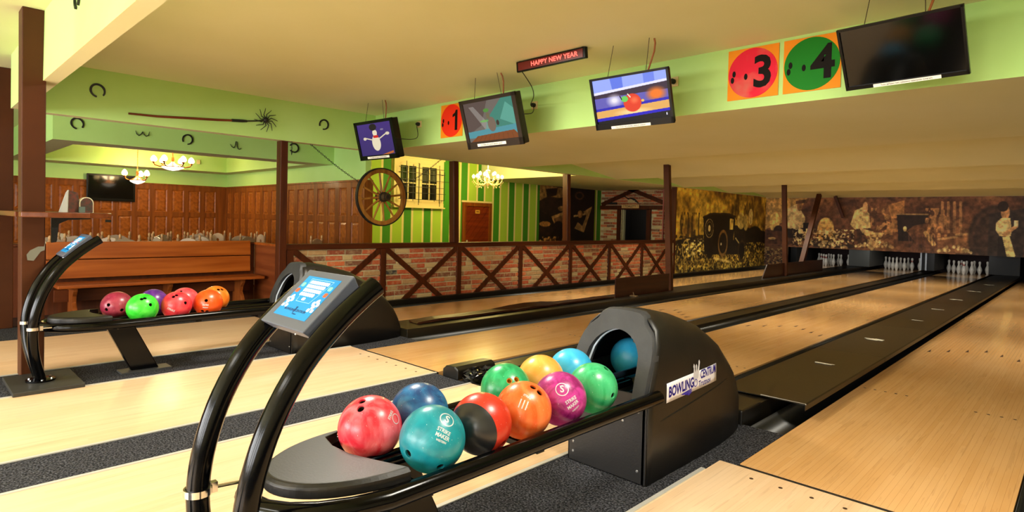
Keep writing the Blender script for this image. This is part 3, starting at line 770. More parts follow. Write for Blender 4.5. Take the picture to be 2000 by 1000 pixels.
# televisions ------------------------------------------------------------------
PAPER = mat('paper_strip', '#efe9d6', .6); INK = mat('black_ink', '#171412', .5)
GLOSSB = mat('television_case', '#060606', .3, spec=.25); GREYC = mat('monitor_case_grey', '#2f2620', .4, spec=.25)
ROD = mat('dark_wire', '#3a2c18', .5); CABO = mat('orange_brown_cable', '#8a4c1c', .5)
def tv(label, X, Z, yaw, tilt, w_, h, thick, bez, case, pic, rods, strip, Y0=.9, gloss=None, back=None):
    r = Vector((math.cos(yaw), math.sin(yaw), 0)); n0 = Vector((math.sin(yaw), -math.cos(yaw), 0))
    up = (math.cos(tilt)*Vector((0, 0, 1))+math.sin(tilt)*n0).normalized(); n = r.cross(up)
    root = empty('television', (X, Y0, Z)); tag(root, label, 'television', 'televisions hanging over the approaches')
    L = frame_M((0, 0, 0), r, up, n)     # x right, y up, z towards the viewer
    m_ = MB(); bl, br, bt, bb_ = bez
    def fr(z0, z1):
        m_.box(-w_/2, w_/2, -bt, 0, z0, z1, L); m_.box(-w_/2, w_/2, -h, -h+bb_, z0, z1, L)
        m_.box(-w_/2, -w_/2+bl, -h, 0, z0, z1, L); m_.box(w_/2-br, w_/2, -h, 0, z0, z1, L)
    fr(-.02, 0); m_.build('bezel', case, root, weld=False)
    b = MB().box(-w_/2+.004, w_/2-.004, -h+.004, -.004, -thick, -.021, L)
    b.box(-w_*.32, w_*.32, -h*.85, -h*.2, -thick-.035, -thick, L).build('casing', case, root, bevel=.008)
    a = L @ Vector((-w_/2+bl, -bt, -.012)); px = r*(w_-bl-br); py = -up*(h-bt-bb_)
    if pic is not None: pic.build('screen', a, px, py, SCREEN, root)
    else: MB().box(-w_/2+bl, w_/2-br, -h+bb_, -bt, -.016, -.010, L).build('screen', gloss, root)
    if strip:
        s0, s1, sy, sh_ = strip
        ps = MB().box(s0, s1, sy-sh_/2, sy+sh_/2, .0005, .0022, L).build('paper_strip', PAPER, root)
        M2 = L @ Matrix.Translation(((s0+s1)/2, sy, .0024))
        wd = (s1-s0)
        text_obj('lettering', 'Toto zařízení není vybaveno televizním tunerem.', sh_*.78, M2, INK, ps, .0002, sx=wd/(sh_*.78)/25.5, bold=.012)
    for k, (rx, ry) in enumerate(rods):
        q = L @ Vector(((-.27 if k == 0 else .22)*w_/1.0, -.01, -thick*.6))
        MB().tube([q, Vector((rx-X, ry-Y0, 2.61-Z))], .0025, 6).build('suspension_wire', ROD, root)
    q = L @ Vector((.24*w_, -.01, -thick*.7)); rx, ry = rods[-1]; e = Vector((rx-X+.03, ry-Y0+.02, 2.605-Z))
    MB().tube([q, q.lerp(e, .3)+Vector((.012, 0, 0)), q.lerp(e, .6)+Vector((.022, 0, 0)), q.lerp(e, .85)+Vector((.016, 0, 0)), e], .007, 8).build('cable', CABO, root)
    return root, L
p1 = Pic(200, 150, (66, 44, 116))
p1.put(np.clip(p1.Y*.9, 0, 1), (40, 30, 84), .6)
p1.ell(.5, .62, .13, .26, (222, 210, 180)); p1.ell(.5, .30, .07, .10, (222, 210, 180)); p1.poly([(.45, .33), (.55, .33), (.56, .48), (.44, .48)], (222, 210, 180))
p1.poly([(.44, .38), (.58, .38), (.59, .46), (.44, .46)], (196, 34, 30)); p1.ell(.47, .12, .11, .11, (28, 20, 22))
p1.line(.42, .52, .2, .44, .018, (214, 200, 172)); p1.line(.6, .5, .82, .36, .018, (214, 200, 172)); p1.ell(.18, .46, .05, .05, (214, 200, 172)); p1.ell(.86, .36, .06, .05, (214, 200, 172))
p1.ell(.72, .22, .05, .03, (150, 140, 150), al=.7); p1.poly([(.62, 1), (.95, .9), (.95, .97), (.8, 1)], (178, 96, 40))
p2 = Pic(230, 175, (118, 108, 100))
p2.poly([(0, 0), (.5, 0), (.3, .6), (0, .8)], (96, 78, 72)); p2.poly([(.78, 0), (1, 0), (1, .8), (.35, .8), (.45, .45)], (66, 140, 122))
p2.poly([(.85, .1), (1, .3), (1, .7), (.7, .5)], (110, 190, 170), .7); p2.poly([(.1, .1), (.2, .1), (.55, .75), (.4, .78)], (190, 186, 178), .5)
p2.poly([(0, .74), (1, .66), (1, .9), (0, .9)], (84, 160, 172)); p2.poly([(.03, 1), (.18, .86), (.93, .8), (1, .92), (1, 1)], (140, 72, 26))
for k in range(9): p2.line(.1+k*.1, 1, .2+k*.085, .86, .004, (96, 46, 14), .8)
p2.ell(.52, .6, .085, .19, (128, 108, 92)); p2.ell(.47, .38, .04, .09, (120, 108, 80)); p2.ell(.45, .24, .06, .05, (86, 150, 60)); p2.ell(.64, .58, .03, .07, (60, 46, 40)); p2.ell(.38, .5, .09, .03, (120, 200, 90), al=.8)
p2.a[:] = p2.a*.85+.02
p3 = Pic(300, 190, (74, 92, 214))
p3.put((p3.Y < .28)*1., (150, 168, 246)); p3.poly([(.25, 0), (.42, 0), (.42, .25), (.27, .28)], (96, 120, 226)); p3.poly([(.7, 0), (.84, 0), (.84, .2), (.7, .22)], (110, 132, 232))
p3.poly([(0, .28), (1, .18), (1, .23), (0, .34)], (228, 226, 250)); p3.poly([(0, .34), (1, .23), (1, .40), (0, .42)], (56, 40, 60))
p3.poly([(0, .42), (1, .4), (1, .6), (0, .66)], (98, 92, 178)); p3.ell(.28, .5, .13, .17, (236, 230, 240), soft=.8); p3.ell(.84, .47, .15, .18, (238, 120, 38), soft=.6)
p3.poly([(0, .66), (1, .57), (1, .63), (0, .72)], (40, 34, 178)); p3.poly([(0, .72), (1, .63), (1, .80), (0, .88)], (226, 170, 92)); p3.ell(.52, .8, .3, .09, (250, 214, 150), soft=.7)
p3.poly([(0, .88), (1, .80), (1, .86), (0, .95)], (34, 22, 190)); p3.poly([(0, .95), (1, .86), (1, 1), (0, 1)], (8, 6, 14))
p3.ell(.52, .60, .125, .21, (226, 62, 36)); p3.ell(.55, .55, .07, .1, (246, 110, 70), soft=.8); p3.ell(.42, .5, .05, .07, (110, 200, 90)); p3.ell(.66, .58, .02, .03, (240, 190, 90)); p3.line(.47, .40, .5, .47, .012, (236, 220, 200)); p3.line(.38, .5, .36, .42, .012, (26, 20, 40))
p3.poly([(.94, .90), (.955, .90), (.955, .95), (.94, .95)], (220, 220, 240))
tv('small hanging monitor showing a white bowling pin on purple, leftmost of the row', -4.933, 2.38, .035, .256, .771, .469, .10, (.045, .045, .035, .055), GLOSSB, p1, [(-5.07, .94), (-4.77, .94)], (-.22, .22, -.44, .026))
r2_, L2_ = tv('grey-framed hanging monitor with a green-lit cartoon picture, second of the row', -2.961, 2.41, -.018, .303, .794, .49, .09, (.045, .05, .035, .07), GREYC, p2, [(-3.10, .90), (-2.78, .88)], (-.24, .17, -.455, .028))
tv('hanging television showing a red ball on a blue and yellow lane, third of the row', -1.361, 2.387, .032, .308, .701, .417, .045, (.02, .02, .018, .05), GLOSSB, p3, [(-1.46, .86), (-1.14, .86)], (-.20, .155, -.405, .022))
OFF = mat('switched_off_screen', '#030303', .10, spec=.45)
tv('switched-off hanging television with a black glossy screen, rightmost of the row', .428, 2.421, -.092, .509, .631, .382, .045, (.014, .014, .014, .022), GLOSSB, None, [(.29, .95), (.56, .93)], (-.16, .185, -.372, .020), gloss=OFF)

# lane number boards on the cross beam
ORG = mat('orange_board', '#ee8f16', .6, spec=.2); HOLE = mat('printed_black', '#120b06', .6, spec=.15)
def numboard(x0, x1, z0, z1, dig, disc, label):
    root = empty('lane_number_board', ((x0+x1)/2, 1.5, (z0+z1)/2)); tag(root, label, 'sign', 'lane number boards')
    w_, h = x1-x0, z1-z0
    MB().box(-w_/2, w_/2, -.008, -.0005, -h/2, h/2).build('board', ORG, root)
    MB().lathe([(.0, .0104), (w_*.485, .0104), (w_*.485, .008)], 48, Matrix.Rotation(PI/2, 4, 'X'), False).build('printed_ball', disc, root)
    for dx, dz in ((-.37*w_, .02*w_), (-.40*w_, -.10*w_), (-.13*w_, -.06*w_)):
        MB().lathe([(0, .0118), (.5, .0118), (.5, .0104)], 16, Matrix.Translation((dx, 0, dz)) @ Matrix.Rotation(PI/2, 4, 'X') @ Matrix.Diagonal((.07*w_, .125*w_, 1, 1)), False).build('printed_hole', HOLE, root)
    if dig == '1': MB().prism([(.07*w_, -.30*w_), (.17*w_, -.30*w_), (.28*w_, -.30*w_), (.28*w_, .30*w_), (.20*w_, .30*w_), (.16*w_, .22*w_), (.06*w_, .17*w_), (.06*w_, .09*w_), (.17*w_, .13*w_), (.17*w_, -.30*w_)][2:], -.0125, -.0112, XZ()).build('number', HOLE, root)
    else: text_obj('number', dig, w_*.84, frame_M((.20*w_, -.0115, -.01), Vector((1, 0, 0)), Vector((0, 0, 1)), Vector((0, -1, 0))), HOLE, root, .0006, bold=.03, sx=.95)
numboard(-.815, -.43, 2.20, 2.585, '3', mat('number_ball_pink', '#e0203a', .6, spec=.2, col2='#cf7460', nscale=4, contrast=(.5, .75)), 'orange board with a pink ball and the number 3')
numboard(-.395, -.010, 2.20, 2.585, '4', mat('number_ball_green', '#167a1a', .6, spec=.2), 'orange board with a green ball and the number 4')
numboard(-4.355, -3.965, 2.19, 2.575, '1', mat('number_ball_red', '#e83010', .6, spec=.2), 'orange board with a red ball and the number 1')
# running-text display
led = empty('message_display', (-2.0, .72, 2.56)); tag(led, 'narrow red running-text display under the ceiling', 'display')
LT = Matrix.Rotation(.12, 4, 'X')
MB().box(-.375, .375, .0, .035, -.045, .045, LT).build('case', GLOSSB, led, bevel=.006)
MB().box(-.35, .35, -.003, .0, -.033, .033, LT).build('red_window', mat('display_window', '#5a0c0a', .3, emit=.25), led)
for sg in (-1, 1): MB().bar((sg*.34, .02, .04), (sg*.34, .02, .052), .03, .02).build('bracket', IRON, led)
text_obj('lit_text', 'HAPPY NEW YEAR', .052, LT @ frame_M((.05, -.0045, .0), Vector((1, 0, 0)), Vector((0, 0, 1)), Vector((0, -1, 0))), mat('lit_red_letters', '#ff4a3a', .4, emit=2.2, emitcol='#ff5a50'), led, .0005, bold=.02, sx=1.12, spacing=1.05)
# sockets with plugs
def socket(x, z, label):
    root = empty('wall_socket', (x, 1.5, z)); tag(root, label, 'socket', 'wall sockets')
    MB().box(-.04, .04, -.012, 0, -.04, .04).build('plate', IVORY, root, bevel=.004)
    MB().lathe([(.022, 0), (.022, .03), (.014, .045), (0, .046)], 14, Matrix.Translation((0, -.012, 0)) @ Matrix.Rotation(PI/2, 4, 'X')).build('plug', DARK, root)
socket(-1.283, 2.42, 'socket with a black plug right of the third television')
o = socket(-2.851, 2.407, 'socket with a black power adapter right of the second monitor')
socket(-4.78, 2.398, 'socket with a black plug between the first monitor and the number 1')
def cable(pts, label, r=.004, mt=DARK):
    P_ = [Vector(p) for p in pts]; out = []
    for i in range(len(P_)-1):
        p0, p1_, p2_, p3_ = P_[max(i-1, 0)], P_[i], P_[i+1], P_[min(i+2, len(P_)-1)]
        for k in range(6):
            t = k/6; out.append(.5*((2*p1_)+(p2_-p0)*t+(2*p0-5*p1_+4*p2_-p3_)*t*t+(3*p1_-p0-3*p2_+p3_)*t**3))
    out.append(P_[-1])
    return tag(MB().tube(out, r, 8).build('power_cable', mt), label, 'cable')
cable([(-4.55, .98, 2.15), (-4.56, 1.2, 2.16), (-4.66, 1.38, 2.22), (-4.77, 1.45, 2.36), (-4.78, 1.46, 2.395)], 'black cable from the leftmost monitor to its socket')
cable([(-2.56, 1.02, 2.22), (-2.62, 1.2, 2.26), (-2.74, 1.36, 2.34), (-2.84, 1.44, 2.40)], 'black cable from the grey monitor to its socket')
cable([(-2.31, .72, 2.52), (-2.40, .95, 2.44), (-2.6, 1.2, 2.42), (-2.84, 1.42, 2.41)], 'thin black cable hanging from the red text display')

# chandeliers -----------------------------------------------------------------
BRASS = mat('aged_brass', '#9a5a22', .3, metal=.85); GLOW = mat('glowing_glass', '#fff0cc', .4, emit=7, emitcol='#ffd890'); GLOWB = mat('glowing_bowl', '#fff0d0', .4, emit=3.0, emitcol='#fff0d4')
def chandelier(loc, zt, n, R, bowl_r, label, hang, phase=0., shade=.03):
    root = empty('chandelier', (loc[0], loc[1], zt)); tag(root, label, 'chandelier')
    z0 = loc[2]-zt
    m_ = MB().lathe([(.045, -.001), (.045, -.012), (.02, -.02), (.006, -.03)], 16); m_.build('ceiling_rose', BRASS, root)
    m_ = MB(); zz = -.03
    while zz > z0+.17+.03:
        m_.tube([(.008*math.cos(a), 0, zz-.014+.014*math.sin(a)) if int(zz*1000) % 2 else (0, .008*math.cos(a), zz-.014+.014*math.sin(a)) for a in np.linspace(0, 2*PI, 9)[:-1]], .003, 5, closed=True); zz -= .021
    if hang: m_.build('chain', BRASS, root)
    else: MB().tube([(0, 0, -.02), (0, 0, z0+.15)], .008, 8).build('stem', BRASS, root)
    k = R/.25
    MB().lathe([(.006, z0+.19), (.02, z0+.17), (.028, z0+.12), (.018, z0+.09), (.03*k, z0+.07), (.06*k, z0+.04), (.10*k, z0+.02), (bowl_r+.012, z0+.0), (bowl_r+.012, z0-.012), (bowl_r, z0-.015)], 24).build('body', BRASS, root)
    MB().lathe([(bowl_r, z0-.015), (bowl_r*.85, z0-.04), (bowl_r*.5, z0-.065), (.015, z0-.08), (0, z0-.084)], 24).build('bowl_shade', GLOWB, root)
    for i in range(n):
        a = phase+2*PI*i/n; c, s_ = math.cos(a), math.sin(a)
        prof_ = [(.05*k, .03), (.10*k, .0), (.17*k, -.01), (R-.02, .012), (R, .05)]
        arm = MB().tube([(p*c, p*s_, z0+q) for p, q in prof_], .011, 8).build('arm', BRASS, root)
        MB().lathe([(.012, 0), (.028, .012), (.024, .03)], 12, Matrix.Translation((R*c, R*s_, z0+.045))).build('cup', BRASS, arm)
        MB().lathe([(.02, 0), (shade, .02), (shade*1.12, .05), (shade*.8, .09), (shade*.35, .115), (0, .122)], 14, Matrix.Translation((R*c, R*s_, z0+.07))).build('glass_shade', GLOW, arm)
    return root
chandelier((-11.95, .19, 1.84), 2.45, 3, .215, .13, 'three-armed brass chandelier on a chain, in front of the wall television', True, .55, .045)
chandelier((-11.25, .60, 2.10), 2.45, 6, .31, .19, 'wide brass chandelier with six lit shades over a glowing bowl', False, .3, .05)
for x, y, z, p in ((-11.95, .19, 2.03, 26), (-11.25, .6, 2.26, 55)): point('chandelier_light', (x, y, z), p, (1, .72, .38), .12)
def crystal_chandelier(loc, zt):
    root = empty('crystal_chandelier', (loc[0], loc[1], zt)); tag(root, 'sparkling crystal chandelier over the doorway by the striped wall', 'chandelier')
    z0 = loc[2]-zt
    GL = mat('cut_glass', '#e6c98a', .12, coat=.6, emit=.35, emitcol='#d8a850')
    MB().lathe([(.02, -.0), (.03, -.01), (.008, -.04), (.006, z0+.2), (.05, z0+.185), (.045, z0+.165), (.012, z0+.12), (.03, z0+.06), (.02, z0), (.045, z0-.05), (.03, z0-.09), (.0, z0-.13)], 14).build('stem', GL, root)
    for ring_, n, R, zz in ((0, 8, .27, 0), (1, 5, .15, .06)):
        for i in range(n):
            a = 2*PI*i/n+ring_*.3; c, s_ = math.cos(a), math.sin(a)
            arm = MB().tube([(p*c, p*s_, z0+zz+q) for p, q in ((.02, -.03), (R*.4, -.09), (R*.8, -.07), (R, -.01), (R, .02))], .008, 6).build('arm', GL, root)
            MB().lathe([(.01, 0), (.038, .012), (.03, .016)], 10, Matrix.Translation((R*c, R*s_, z0+zz+.02))).build('drip_pan', GL, arm)
            MB().lathe([(.012, 0), (.03, .025), (.028, .05), (0, .075)], 10, Matrix.Translation((R*c, R*s_, z0+zz+.036))).build('bulb', GLOW, arm)
            m_ = MB()
            for k, (dr, dz) in enumerate(((0, -.05), (-.05, -.12), (-.10, -.13), (.02, -.03), (-.02, -.085), (-.14, -.10))):
                M = Matrix.Translation(((R+dr)*c, (R+dr)*s_, z0+zz+dz))
                m_.lathe([(0, .016), (.009, 0), (0, -.02)], 6, M, False)
            m_.build('crystals', GL, arm)
    return root
crystal_chandelier((-6.97, 4.76, 1.98), 2.61)
point('chandelier_light', (-6.97, 4.76, 2.20), 110, (1, .76, .26), .12)

# television on the panelled wall
root = empty('television', (-13.10, .01, 1.70)); tag(root, 'dark flat television mounted on the wood-panelled wall of the side room', 'television')
MB().box(-.03, .02, -.42, .42, -.27, .27).build('casing', GLOSSB, root, bevel=.008)
MB().box(.02, .024, -.385, .385, -.215, .235).build('screen', OFF, root)
MB().box(-.025, -.02, -.2, .2, -.15, .1).build('wall_bracket', IRON, root)
tag(MB().box(-13.17, -13.14, -.08, .02, 1.0, 1.05).build('rail_hook', IRON), 'small hook under the wall television', 'hook')
o = tag(MB().box(-7.965, -7.90, 2.283, 2.30, .83, .93).build('light_switch', WHITE, bevel=.004), 'white light switch on the wood panelling beside the wagon wheel', 'switch')
tag(MB().box(-12.40, -12.36, 1.39, 1.45, 2.27, 2.36).build('motion_sensor', IVORY, bevel=.005), 'small ivory motion sensor by the corner of the ceiling recess', 'sensor')
tag(MB().box(-11.6, -11.45, -.62, -.38, 2.44, 2.452).build('ceiling_vent', mat('vent_tan', '#b98a4a', .5)), 'small tan vent in the ceiling recess', 'vent')

# ironwork on the beams ----------------------------------------------------------
def horseshoe(o, axis, rot, R, label, name='horseshoe'):
    """open iron arch lying flat on a beam; axis 'x' faces +X, 'y' faces -Y"""
    pts = []
    for k in range(19):
        a = math.radians(-58+k*(296/18))
        rr = R*(1 if abs(k-9) < 6 else 1-.02*(abs(k-9)-5))
        pts.append((rr*math.cos(a), rr*1.12*math.sin(a)))
    c, s_ = math.cos(rot), math.sin(rot); n = len(pts); m_ = MB(); w_ = R*.32
    vs = []; 
    for k, (p, q) in enumerate(pts):
        a = math.atan2(q, p); d = (math.cos(a), math.sin(a)); ww = w_*(1.0 if 3 < k < 15 else .8)
        for dd, hh in ((-ww/2, 0), (-ww/2, .012), (ww/2, .012), (ww/2, 0)):
            u, v = p+d[0]*dd, q+d[1]*dd; vs.append((u*c-v*s_, u*s_+v*c, hh+.001))
    M = Matrix(((0, 0, 1, 0), (1, 0, 0, 0), (0, 1, 0, 0), (0, 0, 0, 1))) if axis == 'x' else Matrix(((1, 0, 0, 0), (0, 0, -1, 0), (0, 1, 0, 0), (0, 0, 0, 1)))
    vs = [M @ Vector(v) for v in vs]; fs = [(0, 1, 2, 3), (4*n-1, 4*n-2, 4*n-3, 4*n-4)]
    for k in range(n-1):
        for j in range(4): fs.append((4*k+j, 4*k+(j+1) % 4, 4*k+4+(j+1) % 4, 4*k+4+j))
    ob = m_.add(vs, fs).build(name, IRON); ob.location = o
    return tag(ob, label, 'horseshoe', 'horseshoes on the beams')
horseshoe((-5.77, -1.665, 2.398), 'x', .35, .058, 'black horseshoe on the olive beam, left of the long-handled iron tool')
horseshoe((-5.77, .735, 2.385), 'x', -.7, .058, 'black horseshoe on the olive beam, right of the iron spider')
horseshoe((-8.30, -1.393, 2.356), 'x', .35, .066, 'black horseshoe on the far pale beam, nearest the thick steel post')
horseshoe((-8.30, -.067, 2.30), 'x', -.5, .066, 'black horseshoe in the middle of the far pale beam above the chandeliers')
horseshoe((-8.30, 1.56, 2.35), 'x', -1.5, .072, 'black horseshoe hanging just right of the timber post')
horseshoe((-2.90, -2.32, 2.43), 'y', .1, .06, 'black horseshoe on the bright beam at the top left edge')
horseshoe((-5.05, -2.32, 2.38), 'y', .1, .06, 'black horseshoe on the bright beam, half hidden by the steel post')
def hook(y, z, kind, label):
    pts = {'w': [(-.085, .035), (-.07, -.01), (-.045, -.03), (-.02, -.01), (0, .03), (.02, -.01), (.045, -.03), (.075, -.01), (.085, .04)],
           'h': [(-.085, .0), (-.06, -.035), (-.03, -.05), (-.01, -.02), (0, .05), (.015, .05), (.02, -.02), (.035, -.06), (.06, -.065), (.085, -.04)]}[kind]
    m_ = MB().tube([(.012, p, q) for p, q in pts], [.003]+[.006]*(len(pts)-2)+[.003], 8)
    m_.tube([(0, 0, 0), (.012, 0, .02)], .004, 6)
    ob = m_.build('wall_hook', IRON); ob.location = (-8.30, y, z); tag(ob, label, 'hook')
hook(-.647, 2.315, 'w', 'thin black double hook, shaped like a W, on the far pale beam')
hook(.62, 2.30, 'h', 'thin black double hook with a raised middle on the far pale beam')
ft = empty('flail_tool', (-5.77, -.7, 2.28)); tag(ft, 'long wooden-handled iron tool with a spider-like head on the olive beam', 'tool')
HW_ = wood('old_handle_wood', '#7a3818', '#5c260c', 'y', .5)
MB().tube([(.02, -.707, -.065), (.022, -.45, -.058), (.02, -.1, -.03), (.022, .15, -.012), (.022, .33, .006)], [.010, .012, .013, .013, .012], 10).build('handle', HW_, ft)
MB().tube([(.022, .30, .004), (.022, .42, .014), (.022, .47, .018)], [.017, .017, .013], 10).build('ferrule', IRON, ft)
MB().tube([(.022, .46, .018), (.022, .60, .04), (.022, .69, .058)], .008, 8).build('neck', IRON, ft)
MB().lathe([(0, .0), (.03, .004), (.03, .022), (.018, .034), (0, .036)], 16, Matrix.Translation((.008, .69, .06)) @ Matrix.Rotation(PI/2, 4, 'Y')).build('hub', IRON, ft)
for k in range(12):
    a = 2*PI*k/12+.15; c, s_ = math.cos(a), math.sin(a); R = .125
    b = .35
    MB().tube([(.022, .69+.025*c, .06+.025*s_), (.03, .69+R*.5*c-b*.06*s_, .06+R*.5*s_+b*.06*c), (.03, .69+R*.85*c, .06+R*.85*s_), (.022, .69+R*1.1*c+b*.04*s_, .06+R*1.1*s_-b*.04*c)], [.006, .005, .004, .003], 6).build('tine', IRON, ft)

# wagon wheel with its two chains
wh = empty('wagon_wheel', (-5.84, 1.667, 1.512)); tag(wh, 'old wooden wagon wheel hanging on chains in front of the striped wall', 'wheel')
WW = wood('weathered_wheel_wood', '#a5702c', '#7c4e1a', 'z', .55)
RX = Matrix.Rotation(PI/2, 4, 'Y')
MB().lathe([(.388, -.024), (.405, -.024), (.405, .024), (.388, .024), (.388, -.024)], 64, RX, True).build('iron_tyre', IRON, wh)
for k in range(6):
    a0 = 2*PI*k/6; n = 10; m_ = MB(); vs = []
    for j in range(n+1):
        a = a0+.004+(2*PI/6-.008)*j/n
        for rr, xx in ((.335, -.022), (.335, .022), (.389, .022), (.389, -.022)): vs.append((xx, rr*math.cos(a), rr*math.sin(a)))
    fs = [(0, 1, 2, 3), (4*n+3, 4*n+2, 4*n+1, 4*n)]
    for j in range(n):
        for q in range(4): fs.append((4*j+q, 4*j+(q+1) % 4, 4*j+4+(q+1) % 4, 4*j+4+q))
    m_.add(vs, fs).build('felloe', WW, wh)
for k in range(12):
    a = 2*PI*k/12+.13; c, s_ = math.cos(a), math.sin(a)
    MB().tube([(.01, .05*c, .05*s_), (.005, .14*c, .14*s_), (0, .25*c, .25*s_), (0, .337*c, .337*s_)], [.019, .015, .014, .012], 8).build('spoke', WW, wh)
HUBM = wood('dark_hub_wood', '#4a3a20', '#33260f', 'z', .6)
MB().lathe([(.045, -.09), (.06, -.08), (.072, 0), (.066, .05), (.05, .10), (.047, .15), (.030, .152), (.028, .12), (0, .12)], 24, RX).build('hub', HUBM, wh)
for zz, rr in ((-.05, .071), (.06, .068), (.14, .052)): MB().lathe([(rr-.004, zz-.01), (rr, zz-.01), (rr, zz+.01), (rr-.004, zz+.01)], 24, RX).build('hub_band', IRON, wh)
def chain(a, b, label, link=.036):
    a = Vector(a); b = Vector(b); L_ = (b-a).length; n = int(L_/(link*.78)); m_ = MB(); d = (b-a).normalized()
    for k in range(n):
        c = a+d*(k+.5)*L_/n; c.z -= .02*math.sin(PI*k/n)
        s1 = d.cross(Vector((1, 0, 0))).normalized(); s2 = Vector((1, 0, 0)) if k % 2 else s1
        s2 = (s2+(.3*s1 if k % 2 else Vector((.3, 0, 0)))).normalized()
        m_.tube([c+d*(link/2)*math.cos(t)+s2*(link*.3)*math.sin(t) for t in np.linspace(0, 2*PI, 9)[:-1]], .0032, 5, closed=True)
    return tag(m_.build('chain', IRON, weld=False), label, 'chain')
chain((-5.84, .60, 2.13), (-5.84, 1.30, 1.70), 'black chain holding the left side of the wagon wheel')
chain((-5.84, 2.71, 2.13), (-5.84, 2.05, 1.70), 'black chain holding the right side of the wagon wheel')
chain((-5.80, .335, 2.13), (-5.80, .335, 1.98), 'short chain end hanging beside the timber post', .03)

# window with its iron grille on the striped wall
wn = struct(empty('window_1', (-8.6, 4.35, 1.94)))
CR = mat('cream_window_paint', '#efd9a0', .5); GLS = mat('dark_window_glass', '#16170f', .06, spec=.8)
fr_ = MB()
for y0, y1, z0, z1, d_ in ((-.62, .62, .40, .49, .06), (-.62, .62, -.475, -.39, .07), (-.62, -.53, -.39, .40, .06), (.52, .62, -.39, .40, .06), (-.64, .64, .49, .52, .08), (-.64, .64, -.50, -.475, .10)):
    fr_.box(0, d_, y0, y1, z0, z1)
fr_.build('window_frame', CR, wn)
for c in (-.27, .26):
    s_ = MB().box(.012, .045, c-.25, c-.19, -.39, .40).box(.012, .045, c+.19, c+.25, -.39, .40).box(.012, .045, c-.19, c+.19, .34, .40).box(.012, .045, c-.19, c+.19, -.39, -.33).box(.014, .04, c-.012, c+.012, -.33, .34).box(.014, .038, c-.19, c+.19, -.01, .01)
    sash = s_.build('sash', CR, wn)
    for q in (-1, 1):
        for z0, z1 in ((-.33, -.01), (.01, .34)): MB().box(.018, .024, c+(-.19 if q < 0 else .012), c+(-.012 if q < 0 else .19), z0, z1).build('pane', GLS, sash)
for a, b in (((-.50, -.36), (-.50, .30)), ((-.40, -.20), (-.40, .42)), ((-.24, -.36), (-.24, .36)), ((-.10, -.44), (-.10, .40)), ((.10, -.1), (.10, .30)), ((.30, -.36), (.30, .05)), ((.44, -.46), (.44, .28)), ((.56, -.34), (.56, .26))):
    MB().bar((.16, a[0], a[1]), (.16, b[0], b[1]), .009, .009).build('grille_bar', IRON, wn)
for z_, y0, y1 in ((.30, -.58, .56), (.20, -.5, .58), (.06, -.5, .68), (-.08, -.55, .56), (-.20, -.5, .6), (-.33, -.55, .56)):
    MB().bar((.16, y0, z_), (.16, y1, z_), .009, .009).build('grille_bar', IRON, wn)
for y, z_ in ((-.5, .2), (.56, .2), (-.5, -.33), (.56, -.33)): MB().bar((0, y, z_), (.16, y, z_), .012, .012).build('grille_bar', IRON, wn)
# brown door with slanting boards
dr = struct(empty('door_1', (-8.6, 5.98, -.42)))
DB = wood('reddish_door_boards', '#7c2d10', '#64200a', 'y', .4, 1.)
MB().box(0, .05, -.43, -.35, 0, 1.95).box(0, .05, .35, .43, 0, 1.95).box(0, .05, -.43, .43, 1.95, 2.03).build('door_frame', MWOODF, dr)
MB().box(0, .02, -.35, .35, 0, 1.95).build('door_leaf', mat('door_joint', '#3c1206', .5), dr)
MB().box(0, .014, -.45, .45, 2.03, 2.07).build('pale_lintel', CR, dr)
for k in range(-9, 9):
    # clip a 45-degree board strip to the leaf
    c0 = k*.18+.98
    poly = []
    def clip(poly_, f):
        out = []
        for i in range(len(poly_)):
            a, b = poly_[i], poly_[(i+1) % len(poly_)]; fa, fb = f(a), f(b)
            if fa >= 0: out.append(a)
            if fa*fb < 0: t = fa/(fa-fb); out.append((a[0]+(b[0]-a[0])*t, a[1]+(b[1]-a[1])*t))
        return out
    poly = [(-.345, .01), (.345, .01), (.345, 1.945), (-.345, 1.945)]
    poly = clip(poly, lambda p: (p[1]-p[0]*1.1)-c0+.004*0-.0)
    if len(poly) < 3: continue
    poly = clip(poly, lambda p: c0+.172-(p[1]-p[0]*1.1))
    if len(poly) < 3: continue
    MB().prism(poly, .02, .03, YZ()).build('board', DB, dr)
dsn = MB().box(.03, .036, -.065, .065, 1.79, 1.87).build('door_sign', mat('brass_sign', '#d8a63c', .4), dr)
MB().box(.036, .0365, -.04, .04, 1.818, 1.842).build('worn_lettering', mat('worn_sign_ink', '#7a4a18', .5), dsn)
MB().tube([(.03, -.30, 1.12), (.075, -.30, 1.12), (.075, -.22, 1.12)], .009, 8).box(.03, .036, -.32, -.28, 1.04, 1.2).build('door_handle', mat('white_handle', '#d8d0b8', .3), dr)
# dark poster on the striped wall
pp = Pic(220, 170, (22, 12, 8))
pp.poly([(0, .0), (.45, .03), (.42, .16), (0, .23)], (122, 92, 50)); pp.poly([(.1, .06), (.3, .03), (.28, .14), (.12, .18)], (28, 16, 10)); pp.ell(.2, .3, .22, .14, (36, 22, 16))
pp.poly([(.2, .45), (.46, .36), (.46, .60), (.3, .64)], (150, 112, 66)); pp.poly([(.24, .48), (.45, .41), (.45, .56), (.3, .6)], (96, 66, 40)); pp.ell(.38, .33, .07, .04, (130, 96, 56))
pp.ell(.33, .60, .09, .09, (20, 10, 8)); pp.ell(.12, .64, .12, .09, (34, 20, 14)); pp.ell(.1, .56, .1, .04, (140, 96, 50))
pp.poly([(.02, .82), (.18, .74), (.38, .86), (.18, 1)], (70, 44, 26)); pp.speck(.74, .93, 50, 40, 3, (176, 130, 70), .5, .06, .33)
